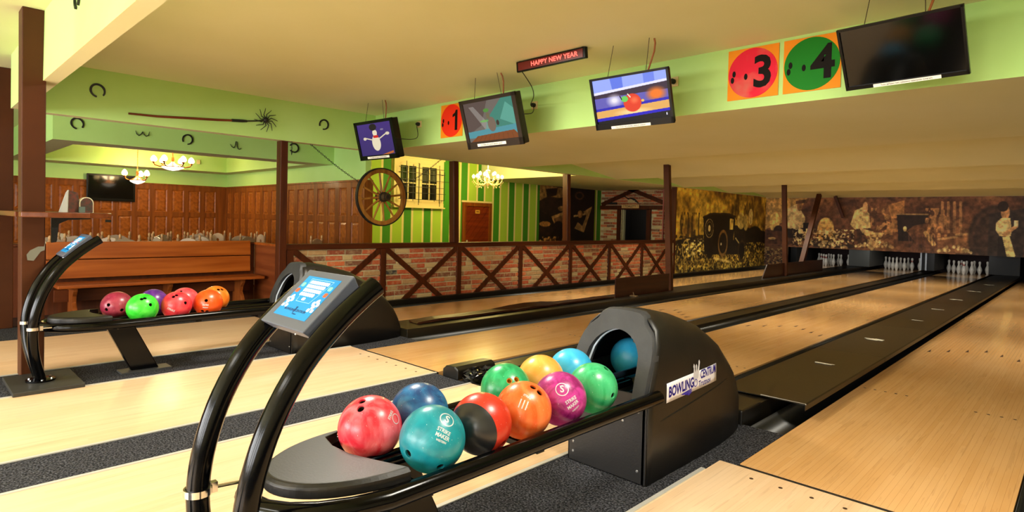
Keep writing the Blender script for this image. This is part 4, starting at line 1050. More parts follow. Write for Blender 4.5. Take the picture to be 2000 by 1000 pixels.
pp.poly([(0, .8), (.03, .78), (.22, .97), (.18, 1)], (170, 140, 76)); pp.poly([(.18, 1), (.42, .85), (.44, .89), (.25, 1)], (182, 150, 88)); pp.ell(.42, .82, .03, .07, (120, 96, 60))
pp.poly([(.78, .36), (.95, .27), (.93, .34), (.80, .68), (.62, .62), (.68, .52), (.77, .58), (.84, .42)], (138, 104, 60)); pp.poly([(.6, .42), (.82, .38), (.82, .41), (.6, .45)], (150, 120, 76)); pp.ell(.72, .4, .05, .06, (120, 84, 46)); pp.ring(.7, .12, .07, .05, .3, (70, 44, 28))
pp.grain(30, 20, 93, .4)
po = pp.build('poster', (-8.565, 8.05, 2.15), (0, 2.28, 0), (0, 0, -1.75), PRINT); tag(po, 'large dark sepia poster of hand tools on the striped wall', 'poster')
# sign and ornament over the toilets opening
sg = empty('toilet_sign', (-7.6, 10.62, 1.69)); tag(sg, 'small tan sign with black letters over the toilets doorway', 'sign')
MB().box(-.27, .27, -.012, 0, -.047, .047).build('plate', mat('tan_sign', '#cfa565', .5), sg)
text_obj('lettering', '! TOALETY !', .085, frame_M((0, -.0125, 0), Vector((1, 0, 0)), Vector((0, 0, 1)), Vector((0, -1, 0))), INK, sg, .0005, bold=.02, sx=1.0)
z_ = [(-.28, .10), (-.17, .07), (-.06, .0), (-.03, .03), (.05, .01), (.1, -.02), (.16, -.03), (.14, -.05), (.26, -.10), (.22, -.05), (.12, .03), (.0, .06), (-.04, .04), (-.1, .05), (-.18, .10)]
tag(MB().prism(z_, -.02, .0, XZ()).build('metal_ornament', IRON, loc=(-7.62, 10.65, 1.87)), 'jagged black metal bird above the toilets sign', 'ornament')
tag(MB().box(-8.35, -8.05, 10.64, 10.655, 1.745, 1.80).build('wall_plaque', DARK), 'small dark plaque left of the toilets sign', 'plaque')
PIPE = mat('reddish_pipe', '#a8503c', .4)
for x in (-6.62, -6.52): tag(MB().tube([(x, 10.63, -.42), (x, 10.63, 2.13)], .018, 10).build('water_pipe', PIPE), '%s of two reddish pipes on the brick wall by the mural' % ('left' if x < -6.6 else 'right'), 'pipe')

# boards lying and standing on the first divider
BRB = wood('brown_boards_painted', '#3a1c10', '#2c140b', 'y', .35)
tb = MB(); n = 12
vs = []
for j in range(n+1):
    y = .88+j*(4.55-.88)/n; h = .092+.012*abs(math.sin(j*1.3)); lf = (.05 if 5 <= j <= 7 else .02)
    x0 = -4.07+.02*j/n; x1 = -3.90+.12*j/n*0
    for x, z_ in ((x0, h+lf), (x0+.06, h), (x1-.03, h), (x1, h+.018), (x1, h-.004), (x0, h-.004)): vs.append((x, y, z_))
fs = [(0, 1, 2, 3, 4, 5), tuple(range(6*n+5, 6*n-1, -1))]
for j in range(n):
    for q in range(6): fs.append((6*j+q, 6*j+(q+1) % 6, 6*j+6+(q+1) % 6, 6*j+6+q))
tag(tb.add(vs, fs).build('warped_board', BRB), 'warped brown sheet lying along the divider between the first two lanes', 'board')
for y0, y1, lb in ((4.62, 6.22, 'brown board standing on the divider left of the nearer steel post'), (10.3, 14.4, 'long dark board standing on the divider near the pins')):
    o = tag(MB().prism([(y0, .086), (y1, .086), (y1, .385), (y0+(.0 if y0 < 5 else .25), .385)], -3.945, -3.925, YZ()).build('standing_board', BRB), lb, 'board')
MB().box(-3.92, -3.80, 5.0, 5.06, .086, .10).tube([(-3.86, 5.03, .10), (-3.87, 5.02, .15)], .008, 6).build('board_clip', mat('rusty_clip', '#6b5230', .5), o)

# window of daylight, murals
mu = Pic(420, 170, (150, 122, 40))
n1 = mu.fbm(9, 5, 5); mu.put(np.clip((n1-.45)*5, 0, 1), (196, 168, 66)); mu.put(np.clip((.42-n1)*7, 0, 1), (104, 76, 28))
n2 = mu.fbm(22, 4, 8); mu.put(((n2 > .58) & (mu.Y < .45) & (mu.X > .5))*1., (84, 62, 20), .8)
mu.put(((mu.fbm(60, 5, 12) > .56) & (mu.Y > .28) & (mu.Y < .6) & (mu.X < .3))*1., (52, 38, 14), .9)
mu.poly([(0, .62), (.25, .55), (.30, .70), (0, .84)], (44, 32, 14)); mu.poly([(.60, .42), (1, .5), (1, .74), (.6, .8)], (30, 22, 10)); mu.ell(.86, .62, .12, .2, (26, 20, 10)); mu.ell(.80, .3, .03, .12, (196, 178, 110)); mu.ell(.68, .36, .05, .12, (188, 168, 92)); mu.ell(.74, .38, .03, .12, (188, 168, 92))
mu.put(np.clip((mu.Y-.70)*6, 0, 1), (92, 70, 24), .9)
mu.speck(.55, .86, 70, 40, 31, (16, 12, 6), .52, 0, .35); mu.speck(.66, 1, 90, 36, 33, (186, 160, 66), .53); mu.speck(.70, 1, 110, 50, 35, (28, 20, 8), .58); mu.speck(.6, .8, 60, 40, 37, (210, 190, 110), .63, .1, .4)
# the old van
mu.poly([(.26, .33), (.33, .28), (.52, .27), (.60, .31), (.61, .36), (.59, .62), (.66, .66), (.67, .82), (.28, .80)], (18, 14, 9))
mu.poly([(.545, .335), (.59, .34), (.585, .48), (.545, .48)], (182, 158, 74)); mu.poly([(.25, .33), (.33, .275), (.53, .262), (.62, .30), (.61, .32), (.52, .285), (.33, .30), (.26, .345)], (40, 30, 18))
mu.ring(.325, .47, .043, .115, .05, (206, 186, 120)); mu.ring(.325, .47, .030, .082, .05, (190, 168, 100)); mu.ell(.325, .47, .014, .045, (214, 196, 130))
mu.poly([(.60, .54), (.72, .56), (.73, .74), (.62, .76)], (24, 18, 10)); mu.ring(.475, .66, .048, .155, .16, (120, 92, 46)); mu.ell(.475, .66, .032, .11, (24, 18, 10)); mu.ell(.335, .74, .035, .12, (14, 10, 6)); mu.ring(.70, .78, .045, .14, .12, (52, 40, 20)); mu.ell(.70, .78, .035, .11, (14, 10, 6))
mu.poly([(.38, .83), (.56, .90), (.56, .93), (.37, .86)], (196, 170, 90)); mu.line(.62, .60, .66, .66, .012, (200, 180, 110)); mu.ell(.455, .67, .008, .02, (200, 190, 150)); mu.ring(.10, .72, .03, .1, .12, (150, 128, 60))
mu.grain(40, 16, 91, .42)
mo = mu.build('mural', (-5.855, 9.88, 2.125), (0, 5.46, 0), (0, 0, -2.06), PRINT); tag(mo, 'yellow sepia mural of an old black van on the left wall', 'mural')
me_ = Pic(760, 150, (96, 62, 42))
n1 = me_.fbm(14, 4, 50); me_.put(np.clip((n1-.5)*5, 0, 1), (122, 84, 54), .8); me_.put(np.clip((.42-n1)*7, 0, 1), (64, 40, 30), .8)
MX0, MX1 = -5.86, 1.60
def X_(px):   # lays the motifs out across the printed wall
    k = (px-1000)/1166; dx = AX_F.x+AX_R.x*k; dy = AX_F.y+AX_R.y*k
    return (1.2635+dx/dy*(15.35+3.0323)-MX0)/(MX1-MX0)
def mp(*q): return [(X_(a), b) for a, b in q]
me_.poly(mp((1494, 0), (1575, 0), (1550, .4), (1494, .66)), (160, 124, 66)); me_.ell(X_(1512), .5, .02, .22, (196, 160, 88)); me_.ell(X_(1530), .22, .025, .2, (178, 140, 76)); me_.ell(X_(1505), .2, .014, .14, (178, 142, 80))
me_.ell(X_(1520), .68, .02, .12, (40, 26, 20)); me_.poly(mp((1494, .66), (1540, .7), (1560, .95), (1494, .95)), (74, 46, 30)); me_.ell(X_(1508), .84, .016, .03, (170, 138, 84))
me_.poly(mp((1535, .22), (1555, .12), (1572, .4), (1568, .75), (1530, .7)), (196, 168, 112)); me_.ell(X_(1560), .15, .011, .12, (120, 84, 50)); me_.poly(mp((1552, .06), (1578, .02), (1574, .1), (1552, .12)), (70, 46, 30)); me_.poly(mp((1525, .64), (1575, .6), (1582, .86), (1530, .8)), (30, 20, 16)); me_.poly(mp((1560, .6), (1585, .72), (1583, .78), (1558, .7)), (190, 160, 108))
me_.poly(mp((1568, .5), (1582, .5), (1582, .68), (1568, .68)), (22, 14, 12)); me_.ell(X_(1612), .62, .03, .24, (200, 160, 92)); me_.ell(X_(1612), .72, .034, .16, (176, 134, 72))
me_.speck(.62, .95, 150, 24, 61, (214, 188, 128), .50, X_(1548), X_(1668)); me_.speck(.70, .98, 170, 34, 63, (40, 24, 16), .56, X_(1545), X_(1670)); me_.poly(mp((1590, .92), (1668, .9), (1668, .97), (1590, .98)), (48, 34, 26))
me_.poly(mp((1660, .52), (1668, .25), (1684, .18), (1696, .3), (1700, .58), (1680, .66), (1668, .6)), (206, 178, 116)); me_.ell(X_(1688), .20, .009, .12, (196, 150, 100)); me_.poly(mp((1672, .6), (1700, .58), (1696, .95), (1676, .95)), (66, 44, 34)); me_.poly(mp((1678, .58), (1706, .64), (1704, .7), (1684, .68)), (206, 170, 112))
me_.poly(mp((1684, .66), (1728, .66), (1722, .74), (1718, 1), (1696, 1), (1694, .76)), (186, 156, 98)); me_.speck(.7, 1, 150, 26, 65, (100, 66, 42), .55, X_(1684), X_(1730))
me_.poly(mp((1732, .14), (1764, .06), (1765, .33), (1744, .4), (1770, .52), (1772, .64), (1724, .64), (1742, .5)), (160, 112, 66)); me_.poly(mp((1750, .31), (1812, .31), (1812, .46), (1784, .52), (1770, .62), (1786, .8), (1755, .8)), (36, 24, 22)); me_.poly(mp((1750, .300), (1812, .300), (1812, .325), (1750, .325)), (150, 120, 80)); me_.ell(X_(1767), .58, .006, .05, (220, 190, 120))
me_.speck(.2, .7, 120, 14, 67, (170, 124, 76), .56, X_(1700), X_(1748)); me_.speck(.2, .72, 130, 10, 69, (174, 126, 78), .52, X_(1806), X_(1850)); me_.line(X_(1808), .64, X_(1824), .84, .035, (196, 156, 98))
for px in (1838, 1850, 1862, 1874): me_.line(X_(px), .1, X_(px+2), .62, .02, (150, 108, 70) if px % 4 else (88, 60, 44))
me_.poly(mp((1830, .72), (1870, .68), (1868, 1), (1832, 1)), (116, 78, 52)); me_.poly(mp((1868, .64), (1896, .62), (1898, .98), (1866, .98)), (130, 90, 58)); me_.line(X_(1832), .75, X_(1868), .70, .02, (180, 140, 92)); me_.line(X_(1868), .66, X_(1896), .64, .02, (180, 140, 92))
for k, px in enumerate(range(1775, 1830, 6)): me_.line(X_(px), .68, X_(px+3), 1, .008, (84, 56, 46), .7)
for r_k, cl in ((.075, (46, 34, 28)), (.066, (70, 48, 38)), (.058, (50, 36, 30)), (.046, (62, 44, 36))): me_.ell(X_(1945), .72, r_k, .075 and r_k*8.0, cl, al=.85)
me_.poly(mp((1930, .3), (2000, .2), (2000, 1), (1930, 1)), (44, 36, 34), .8)
me_.ell(X_(1962), .27, .0115, .12, (190, 140, 92)); me_.ell(X_(1957), .17, .014, .09, (34, 22, 18)); me_.poly(mp((1945, .44), (1955, .36), (1972, .36), (1976, .56), (1974, .68), (1952, .66), (1944, .56)), (216, 190, 128)); me_.line(X_(1962), .64, X_(1984), .5, .028, (196, 148, 98)); me_.poly(mp((1980, .4), (1988, .4), (1988, .5), (1980, .5)), (226, 206, 150)); me_.poly(mp((1950, .68), (1974, .66), (1976, 1), (1950, 1)), (28, 22, 22)); me_.poly(mp((1958, .68), (1972, .66), (1985, .98), (1984, 1), (1968, 1)), (206, 184, 120))
me_.speck(.0, .3, 40, 8, 73, (150, 112, 72), .6, X_(1975), .7)
rm = random.Random(8)
for x0, x1, yb, k in ((1592, 1655, .97, 26), (1672, 1752, .93, 44), (1832, 1898, .96, 34)):
    for _ in range(k):
        px = rm.uniform(x0, x1); f_ = 1-abs((px-(x0+x1)/2)/((x1-x0)/2)); me_.ell(X_(px), yb-.16*f_*rm.random(), .0042, .028, rm.choice(((206, 180, 124), (180, 150, 98), (150, 116, 74))))
mr_ = empty('mural', (-2.1, 15.35, 1.4)); tag(mr_, 'long brown sepia mural of workers, anvil and waitress above the pin decks', 'mural')
me_.grain(90, 16, 92, .42)
me_.build('upper_print', (MX0+2.1, .005, .70), (MX1-MX0, 0, 0), (0, 0, -1.44), PRINT, mr_)
ml = Pic(66, 62, (96, 62, 40)); ml.put(np.clip(.5-ml.Y, 0, 1), (120, 80, 48), .8); ml.speck(.05, 1, 12, 12, 81, (160, 130, 76), .5); ml.speck(.2, 1, 14, 14, 83, (44, 28, 20), .55); ml.poly([(.93, 0), (1, 0), (1, 1), (.93, 1)], (150, 124, 76))
ml.build('lower_print', (MX0+2.1, .005, -.74), (.66, 0, 0), (0, 0, -.61), PRINT, mr_)

# ================================================================== BALL RETURNS, TERMINALS, BALLS, PINS
NAVY = mat('sticker_navy_print', '#2a1ea8', .4); STK = mat('sticker_white', '#e6e4ee', .35); DKBL = mat('terminal_print_navy', '#123a78', .4)
BLUEP = mat('terminal_blue_membrane', '#0f86d2', .45, col2='#1a98dc', nscale=3); KEY = mat('white_key', '#eef6fa', .4); KRED = mat('red_key', '#f0603a', .4); KGRN = mat('green_key', '#7fd6c4', .4)
GREYT = mat('terminal_silver_grey', '#5a606e', .42); RUBY = mat('rubber_lining_black', '#101010', .7); RIM = mat('pale_blue_rim', '#b9c6d8', .4)
def interp(x, xs, ys):
    return float(np.interp(x, xs, ys))
def hood_hw(y): return interp(y, (-.6, 0, .2, .4, .55, .66), (.225, .225, .218, .198, .165, .10))
def hood_zt(y): return interp(y, (-.6, -.45, -.24, 0, .2, .4, .52, .6, .66), (.775, .782, .750, .690, .60, .445, .31, .17, .02))
SEC = [(1, 0), (1, .3), (1, .55), (.99, .70), (.94, .82), (.82, .91), (.62, .965), (.35, .992), (0, 1)]
def make_return(xc):
    """local origin: floor under the rack centre at y = 0"""
    root = empty('ball_return', (xc, 0, 0))
    HX = -.015
    # moulded hood
    m_ = MB(); ys = np.linspace(-.6, .66, 26); vs = []
    for y in ys:
        w_, zt = hood_hw(y), hood_zt(y); t = (y+.6)/1.26
        ring_ = [(-a*w_, b*zt) for a, b in SEC]+[(a*w_, b*zt) for a, b in SEC[::-1][1:]]
        for p, q in ring_: vs.append((HX+p, y+max(0, q-.44)*.42*(1-t)**2, q))
    n = len(ring_); fs = []
    for i in range(len(ys)-1):
        for j in range(n-1): fs.append((i*n+j, i*n+j+1, (i+1)*n+j+1, (i+1)*n+j))
    m_.add(vs, fs, True); h = m_.build('hood', BLACKM, root)
    md = h.modifiers.new('shell', 'SOLIDIFY'); md.thickness = .008; md.offset = 1
    # raised crease on the right side
    xs_ = lambda y, z: HX+hood_hw(y)*interp(z/hood_zt(y), [b for a, b in SEC], [a for a, b in SEC])
    m_ = MB().tube([(xs_(y, .28+.10*(y+.5))+.005, y, .28+.10*(y+.5)) for y in np.linspace(-.52, .30, 14)], [.001]+[.006]*12+[.001], 6); m_.build('side_crease', BLACKM, root)
    # arched front frame
    outh = [(.226, .40), (.229, .50), (.227, .58), (.220, .625), (.207, .665), (.184, .700), (.152, .727), (.139, .744), (.128, .771), (.10, .788), (.05, .793), (0, .794)]
    inh = [(.150, .40), (.152, .48), (.148, .54), (.140, .59), (.128, .615), (.112, .640), (.092, .660), (.072, .674), (.052, .684), (.034, .690), (.017, .694), (0, .695)]
    out = [(-a, b) for a, b in outh]+[(a, b) for a, b in outh[::-1][1:]]; inn = [(-a, b) for a, b in inh]+[(a, b) for a, b in inh[::-1][1:]]
    def Q(p, q, d): return (HX+p, -.602+max(0, q-.44)*.43+d, q)
    n = len(out); m_ = MB()
    L0 = [Q(p, q, -.022) for p, q in [(a*.965, .40+(b-.40)*.985) for a, b in out]]; L0b = [Q(p, q, -.006) for p, q in out]; L1 = [Q(p, q, .03) for p, q in out]
    I0 = [Q(p, q, -.022) for p, q in [(a*1.03, b) for a, b in inn]]; I0b = [Q(p, q, -.010) for p, q in inn]; I1 = [Q(p, q, .045) for p, q in inn]
    loops = [I1, I0b, I0, L0, L0b, L1]; vs = [v for l in loops for v in l]; fs = []
    for k in range(5):
        for j in range(n-1): fs.append((k*n+j, k*n+j+1, (k+1)*n+j+1, (k+1)*n+j))
    for j in range(n-1): fs.append((5*n+j, 5*n+j+1, j+1, j))
    for e in (0, n-1): fs.append(tuple(k*n+e for k in range(6)))
    m_.add(vs, fs, True); fo = m_.build('arch_frame', GREYP, root)
    MB().tube([Q(p*.985, q, .012) for p, q in inn], .006, 8).build('opening_rim', RIM, root)
    # lower front panel with screws
    MB().box(HX-.222, HX+.222, -.606, -.596, .003, .42).box(HX+.205, HX+.229, -.606, -.575, .003, .42).build('front_panel', BLACKM, root, bevel=.002)
    SCR = mat('screw_head', '#9a9a98', .35, metal=.8)
    for x, z in ((-.195, .05), (-.195, .10), (.185, .06), (.185, .34), (.185, .38), (.10, .28)):
        MB().lathe([(.007, 0), (.006, .003), (0, .004)], 10, Matrix.Translation((HX+x, -.606, z)) @ Matrix.Rotation(PI/2, 4, 'X')).build('screw', SCR, root)
    # inside: tray, lift housing, tubes
    MB().box(HX-.20, HX+.20, -.56, .0, .34, .365).box(HX-.13, HX+.13, -.03, .0, .365, .60).box(HX-.2, HX-.18, -.5, -.05, .365, .5).build('inner_housing', RUBY, root)
    MB().box(HX-.05, HX-.03, -.30, -.02, .365, .62).build('centre_plate', mat('olive_steel', '#5a5538', .45, metal=.3), root)
    MB().lathe([(.0, 0), (.03, 0), (.03, .03), (0, .03)], 16, Matrix.Translation((HX+.02, -.36, .655)) @ Matrix.Rotation(PI/2, 4, 'X')).box(HX-.03, HX+.12, -.38, -.34, .672, .682).build('light_fitting', mat('pale_fitting', '#a9a9ad', .4), root)
    for x, y0, y1, z, r in ((.03, -.62, -.3, .475, .017), (.10, -.60, -.2, .395, .017), (-.06, -.60, -.2, .395, .012)):
        MB().tube([(HX+x, y0, z), (HX+x, y1, z)], [r, r], 12).lathe([(0, 0), (r*.7, 0)], 12, Matrix.Translation((HX+x, y0-.001, z)) @ Matrix.Rotation(PI/2, 4, 'X'), False).build('guide_tube', mat('blue_black_tube', '#16202b', .25, metal=.5), root)
    # rails
    zr = .418; XR = .245
    loop = [(XR, -.56, zr), (XR, -.66, zr), (XR, -1.2, zr), (XR, -1.75, zr-.004), (XR-.005, -1.90, zr-.006)]
    for k in range(1, 12):
        a = PI*k/12; loop.append((XR*math.cos(a), -1.92-.42*math.sin(a)**.9, zr-.008))
    loop += [(-p, q, r) for p, q, r in loop[4::-1]]
    MB().tube(loop, .031, 14).build('outer_rail', BLACK, root)
    for s_ in (-1, 1): MB().tube([(s_*.022, -.45, .423), (s_*.022, -1.97, .417)], .015, 10).build('inner_rail', BLACK, root)
    # end tray
    ft_ = []
    for k in range(0, 41):
        a = PI*k/40; ft_.append((.222*math.cos(a), -1.95-.345*math.sin(a)))
    top = [(p, q) for p, q in ft_]+[(-.205, -1.955), (-.185, -2.015), (-.10, -2.035), (0, -2.03), (.09, -2.0), (.17, -1.97)]
    n = len(top); m_ = MB()
    cx_, cy_ = 0, -2.02
    ins = [(cx_+(p-cx_)*.955, cy_+(q-cy_)*.955) for p, q in top]
    vs = [(p, q, .432) for p, q in top]+[(p, q, .462) for p, q in top]+[(p, q, .474) for p, q in ins]
    fs = [tuple(range(n-1, -1, -1)), tuple(range(2*n, 3*n))]
    for k in (0, n):
        for j in range(n): fs.append((k+j, k+(j+1) % n, k+n+(j+1) % n, k+n+j))
    m_.add(vs, fs, False); m_.build('end_tray', BLACKM, root, bevel=.004)
    # slanting leg and its foot plate
    m_ = MB().hexa([(-.03, -1.785, .012), (.03, -1.785, .012), (.03, -1.600, .012), (-.03, -1.600, .012), (-.03, -1.97, .405), (.03, -1.97, .405), (.03, -1.79, .405), (-.03, -1.79, .405)])
    m_.build('support_leg', BLACK, root, bevel=.006)
    MB().box(-.075, .075, -1.86, -1.52, 0, .012).build('foot_plate', mat('dusty_plate', '#3a3b3c', .5), root)
    MB().box(-.24, .24, -1.40, -1.36, .372, .392).build('cross_bar', BLACK, root)
    MB().box(-.24, .24, -1.92, -1.88, .372, .392).build('cross_bar', BLACK, root)
    # stickers on the right side
    st = MB(); n = 14; x_ = lambda y, z: HX+hood_hw(y)*interp(z/hood_zt(y), [b for a, b in SEC], [a for a, b in SEC])+.0105
    ya, yb = -.44, .10
    zl = lambda y: .36+.03*(y-ya)
    zu = lambda y: .455+.03*(y-ya)
    vs = []; rows = 5
    for i in range(n+1):
        y = ya+(yb-ya)*i/n
        for k in range(rows): z = zl(y)+(zu(y)-zl(y))*k/(rows-1); vs.append((x_(y, z), y, z))
    fs = [(i*rows+k, i*rows+k+1, (i+1)*rows+k+1, (i+1)*rows+k) for i in range(n) for k in range(rows-1)]
    st.add(vs, fs, True); so = st.build('sticker', STK, root); md = so.modifiers.new('t', 'SOLIDIFY'); md.thickness = .001; md.offset = 0
    wrap = lambda p: Vector((x_(p.y, p.z)+.0012, p.y, p.z))
    Mx = lambda y, z: frame_M((0, y, z), Vector((0, 1, .03)).normalized(), Vector((0, 0, 1)), Vector((1, 0, 0)))
    text_obj('lettering', 'BOWLING', .070, Mx(-.295, .410), NAVY, so, .0004, wrap=wrap, bold=.035, sx=.78)
    text_obj('lettering', 'CENTRUM', .062, Mx(-.002, .442), NAVY, so, .0004, wrap=wrap, bold=.03, sx=.64)
    text_obj('lettering', 'Trutnov', .042, Mx(-.045, .396), NAVY, so, .0004, wrap=wrap, bold=.01)
    # emblem: three leaning pins and a ball
    g = MB(); PY_, PZ_ = -.145, .43
    def flat(mb, pts):
        k = len(pts); mb.add([(x_(p, q)+.0016, p, q) for p, q in pts], [tuple(range(k))])
    for dy, dz, a in ((-.018, .035, .15), (.002, .030, .0), (.026, .048, -.25)):
        pr = [(-.009, -.05), (.009, -.05), (.013, -.02), (.006, .018), (.009, .034), (0, .046), (-.009, .034), (-.006, .018), (-.013, -.02)]
        flat(g, [(PY_+dy+p*math.cos(a)+q*math.sin(-a), PZ_+dz+p*math.sin(a)+q*math.cos(a)) for p, q in pr])
    g.build('emblem_pins', mat('emblem_grey', '#c8c8d0', .4), so)
    g = MB()
    for cy2, cz2, r in ((PY_-.004, PZ_-.022, .020),):
        m2 = 20; ro = [(cy2+r*math.cos(2*PI*k/m2), cz2+r*math.sin(2*PI*k/m2)) for k in range(m2)]; ri = [(cy2+r*.8*math.cos(2*PI*k/m2), cz2+r*.8*math.sin(2*PI*k/m2)) for k in range(m2)]
        g.add([(x_(p, q)+.0022, p, q) for p, q in ro+ri], [(k, (k+1) % m2, m2+(k+1) % m2, m2+k) for k in range(m2)])
    for k in range(3): flat(g, [(-.30+k*.03, .372-.006*k+.004), (-.19, .388-.008*k), (-.19, .383-.008*k), (-.28+k*.03, .369-.006*k)])
    g.build('emblem_outline', NAVY, so)
    return root
def make_terminal(xc):
    root = empty('touch_terminal', (xc, -2.33, 0))
    o = lambda p: (p[0], p[1]+2.33, p[2])
    MB().box(-.27, .27, -.18, .21, 0, .028).build('base_plate', mat('base_plate_grey', '#2b2a26', .5), root, bevel=.004)
    fl = MB().lathe([(.085, .028), (.085, .040), (.03, .044)], 24, Matrix.Translation((0, 0, 0))).build('flange', BLACK, root)
    for k in range(6): MB().lathe([(.009, .038), (.009, .048), (0, .048)], 6, Matrix.Translation((.068*math.cos(k*PI/3), .068*math.sin(k*PI/3), 0)), False).build('bolt', CHROME, fl)
    yz = [(-2.33, .03), (-2.35, .10), (-2.375, .20), (-2.392, .32), (-2.394, .43), (-2.374, .555), (-2.327, .69), (-2.25, .82), (-2.157, .918), (-2.073, .987), (-2.022, 1.022)]
    for s_ in (-1, 1):
        xo = [.034, .060, .10, .143, .162, .166, .167, .167, .167, .167, .167]
        # smooth the polyline
        pts = [Vector(o((s_*x, y, z))) for x, (y, z) in zip(xo, yz)]
        out = []
        for i in range(len(pts)-1):
            p0, p1_, p2_, p3_ = pts[max(i-1, 0)], pts[i], pts[i+1], pts[min(i+2, len(pts)-1)]
            for k in range(4):
                t = k/4; out.append(.5*((2*p1_)+(p2_-p0)*t+(2*p0-5*p1_+4*p2_-p3_)*t*t+(3*p1_-p0-3*p2_+p3_)*t**3))
        out.append(pts[-1])
        tb = MB().tube(out, .0315, 18).build('arm_tube', BLACK, root)
        cl = MB().lathe([(.033, -.010), (.038, -.010), (.038, .010), (.033, .010), (.033, -.010)], 20, Matrix.Translation(o((s_*.164, -2.394, .42)))).box(s_*.164-.010, s_*.164+.010, -.030, -.012, .405, .435).build('clamp', CHROME, root)
        MB().tube([o((s_*.164, -2.37, .42)), o((s_*.150, -2.27, .416))], .0055, 8).build('clamp_rod', CHROME, root)
    # panel box, tilted towards the player
    th = math.radians(43); up = Vector((0, math.cos(th), math.sin(th))); n = Vector((0, -math.sin(th), math.cos(th)))
    L = frame_M(o((0, -2.154, .978)), Vector((1, 0, 0)), up, n)
    pw, ph = .136, .108
    pb = MB().hexa([L @ Vector(v) for v in ((-pw+.012, -ph+.01, -.045), (pw-.012, -ph+.01, -.045), (pw-.012, ph-.008, -.045), (-pw+.012, ph-.008, -.045), (-pw, -ph, 0), (pw, -ph, 0), (pw, ph, 0), (-pw, ph, 0))]).build('panel_box', GREYT, root, bevel=.004)
    sw, sh2 = .098, .078; cyo = .004
    scn = MB().box(-sw, sw, -sh2+cyo, sh2+cyo, .0, .0012, L).build('membrane', BLUEP, pb)
    km = {}
    def key(x, y, w_, h_, mt, a=0):
        x *= 1.42; w_ *= 1.40 if a == 0 else 1.15; h_ *= 1.15 if a else 1
        mb = MB(); r = min(w_, h_)*.3; pts = []
        for qx, qy, a0 in ((1, 1, 0), (-1, 1, 1), (-1, -1, 2), (1, -1, 3)):
            for k in range(3): t = (a0+k/2)*PI/2; pts.append((qx*(w_/2-r)+r*math.cos(t), qy*(h_/2-r)+r*math.sin(t)))
        mb.prism(pts, .0012, .0022, L @ Matrix.Translation((x, y+cyo, 0)) @ Matrix.Rotation(a, 4, 'Z')); return mb.build('key', mt, scn)
    for r_i, (y, x0, x1, nk) in enumerate(((.056, -.038, .040, 10), (.040, -.038, .036, 9), (.024, -.038, .034, 9), (.008, -.038, .022, 7))):
        for k in range(nk): key(x0+(x1-x0)*(k+.5)/nk, y, (x1-x0)/nk*.97, .0125, KEY)
    key(-.006, -.009, .0125, .011, KEY)
    for s_ in (-1, 1):
        key(s_*.057, .042, .014, .016, KGRN); key(s_*.060, .018, .013, .016, KRED)
        for dx, dy, a in ((0, .011, 0), (-.009, 0, PI/2), (.009, 0, PI/2), (0, -.011, 0)): key(s_*.055+dx, -.018+dy, .014, .010, KEY, a+.6)
        key(s_*.055-.0075, -.042, .0095, .012, KEY); key(s_*.055+.0075, -.042, .0095, .012, KEY)
    LN = mat('membrane_pale_line', '#a9dcf2', .4)
    ln = [(-.064, .068), (.070, .068), (.040, -.020), (-.040, -.020)]; m_ = MB()
    for i in range(4):
        a, b = Vector((*ln[i], 0)), Vector((*ln[(i+1) % 4], 0)); m_.bar(L @ Vector((a.x, a.y+cyo, .0014)), L @ Vector((b.x, b.y+cyo, .0014)), .0012, .0006, up=n)
    m_.build('printed_outline', LN, scn)
    text_obj('lettering', 'BOWLING', .0115, L @ Matrix.Translation((-.030, -.052+cyo, .0014)), DKBL, scn, .0002, bold=.03, sx=1.25)
    text_obj('lettering', 'CENTRUM', .0115, L @ Matrix.Translation((.034, -.052+cyo, .0014)), DKBL, scn, .0002, bold=.03, sx=1.15)
    text_obj('lettering', 'Trutnov', .0075, L @ Matrix.Translation((.012, -.064+cyo, .0014)), DKBL, scn, .0002, bold=.02)
    MB().bar(L @ Vector((-.001, -.060+cyo, .0016)), L @ Vector((.003, -.038+cyo, .0016)), .004, .0006, up=n).bar(L @ Vector((.003, -.056+cyo, .0016)), L @ Vector((-.004, -.038+cyo, .0016)), .003, .0006, up=n).build('emblem', DKBL, scn)
    MB().lathe([(.003, 0), (.002, .003), (0, .003)], 8, L @ Matrix.Translation((.07, -ph-.0, -.02)) @ Matrix.Rotation(PI/2, 4, 'X')).build('screw', CHROME, pb)
    return root
XN, XF = -.405, -3.980
br = make_return(XN); tag(br, 'near black ball return with arched hood, holding ten bright balls', 'ball return', 'ball returns')
bf = copy_tree(br); bf.location = (XF, 0, 0); tag(bf, 'far black ball return in front of the bench, holding seven balls', 'ball return', 'ball returns')
tn = make_terminal(XN); tag(tn, 'near touch terminal with a blue key panel on two curved black tubes', 'terminal', 'touch terminals')
tf_ = copy_tree(tn); tf_.location = (XF, -2.33, 0); tn.location = (XN, -2.36, 0); tag(tf_, 'far touch terminal on curved black tubes beside the thick steel post', 'terminal', 'touch terminals')

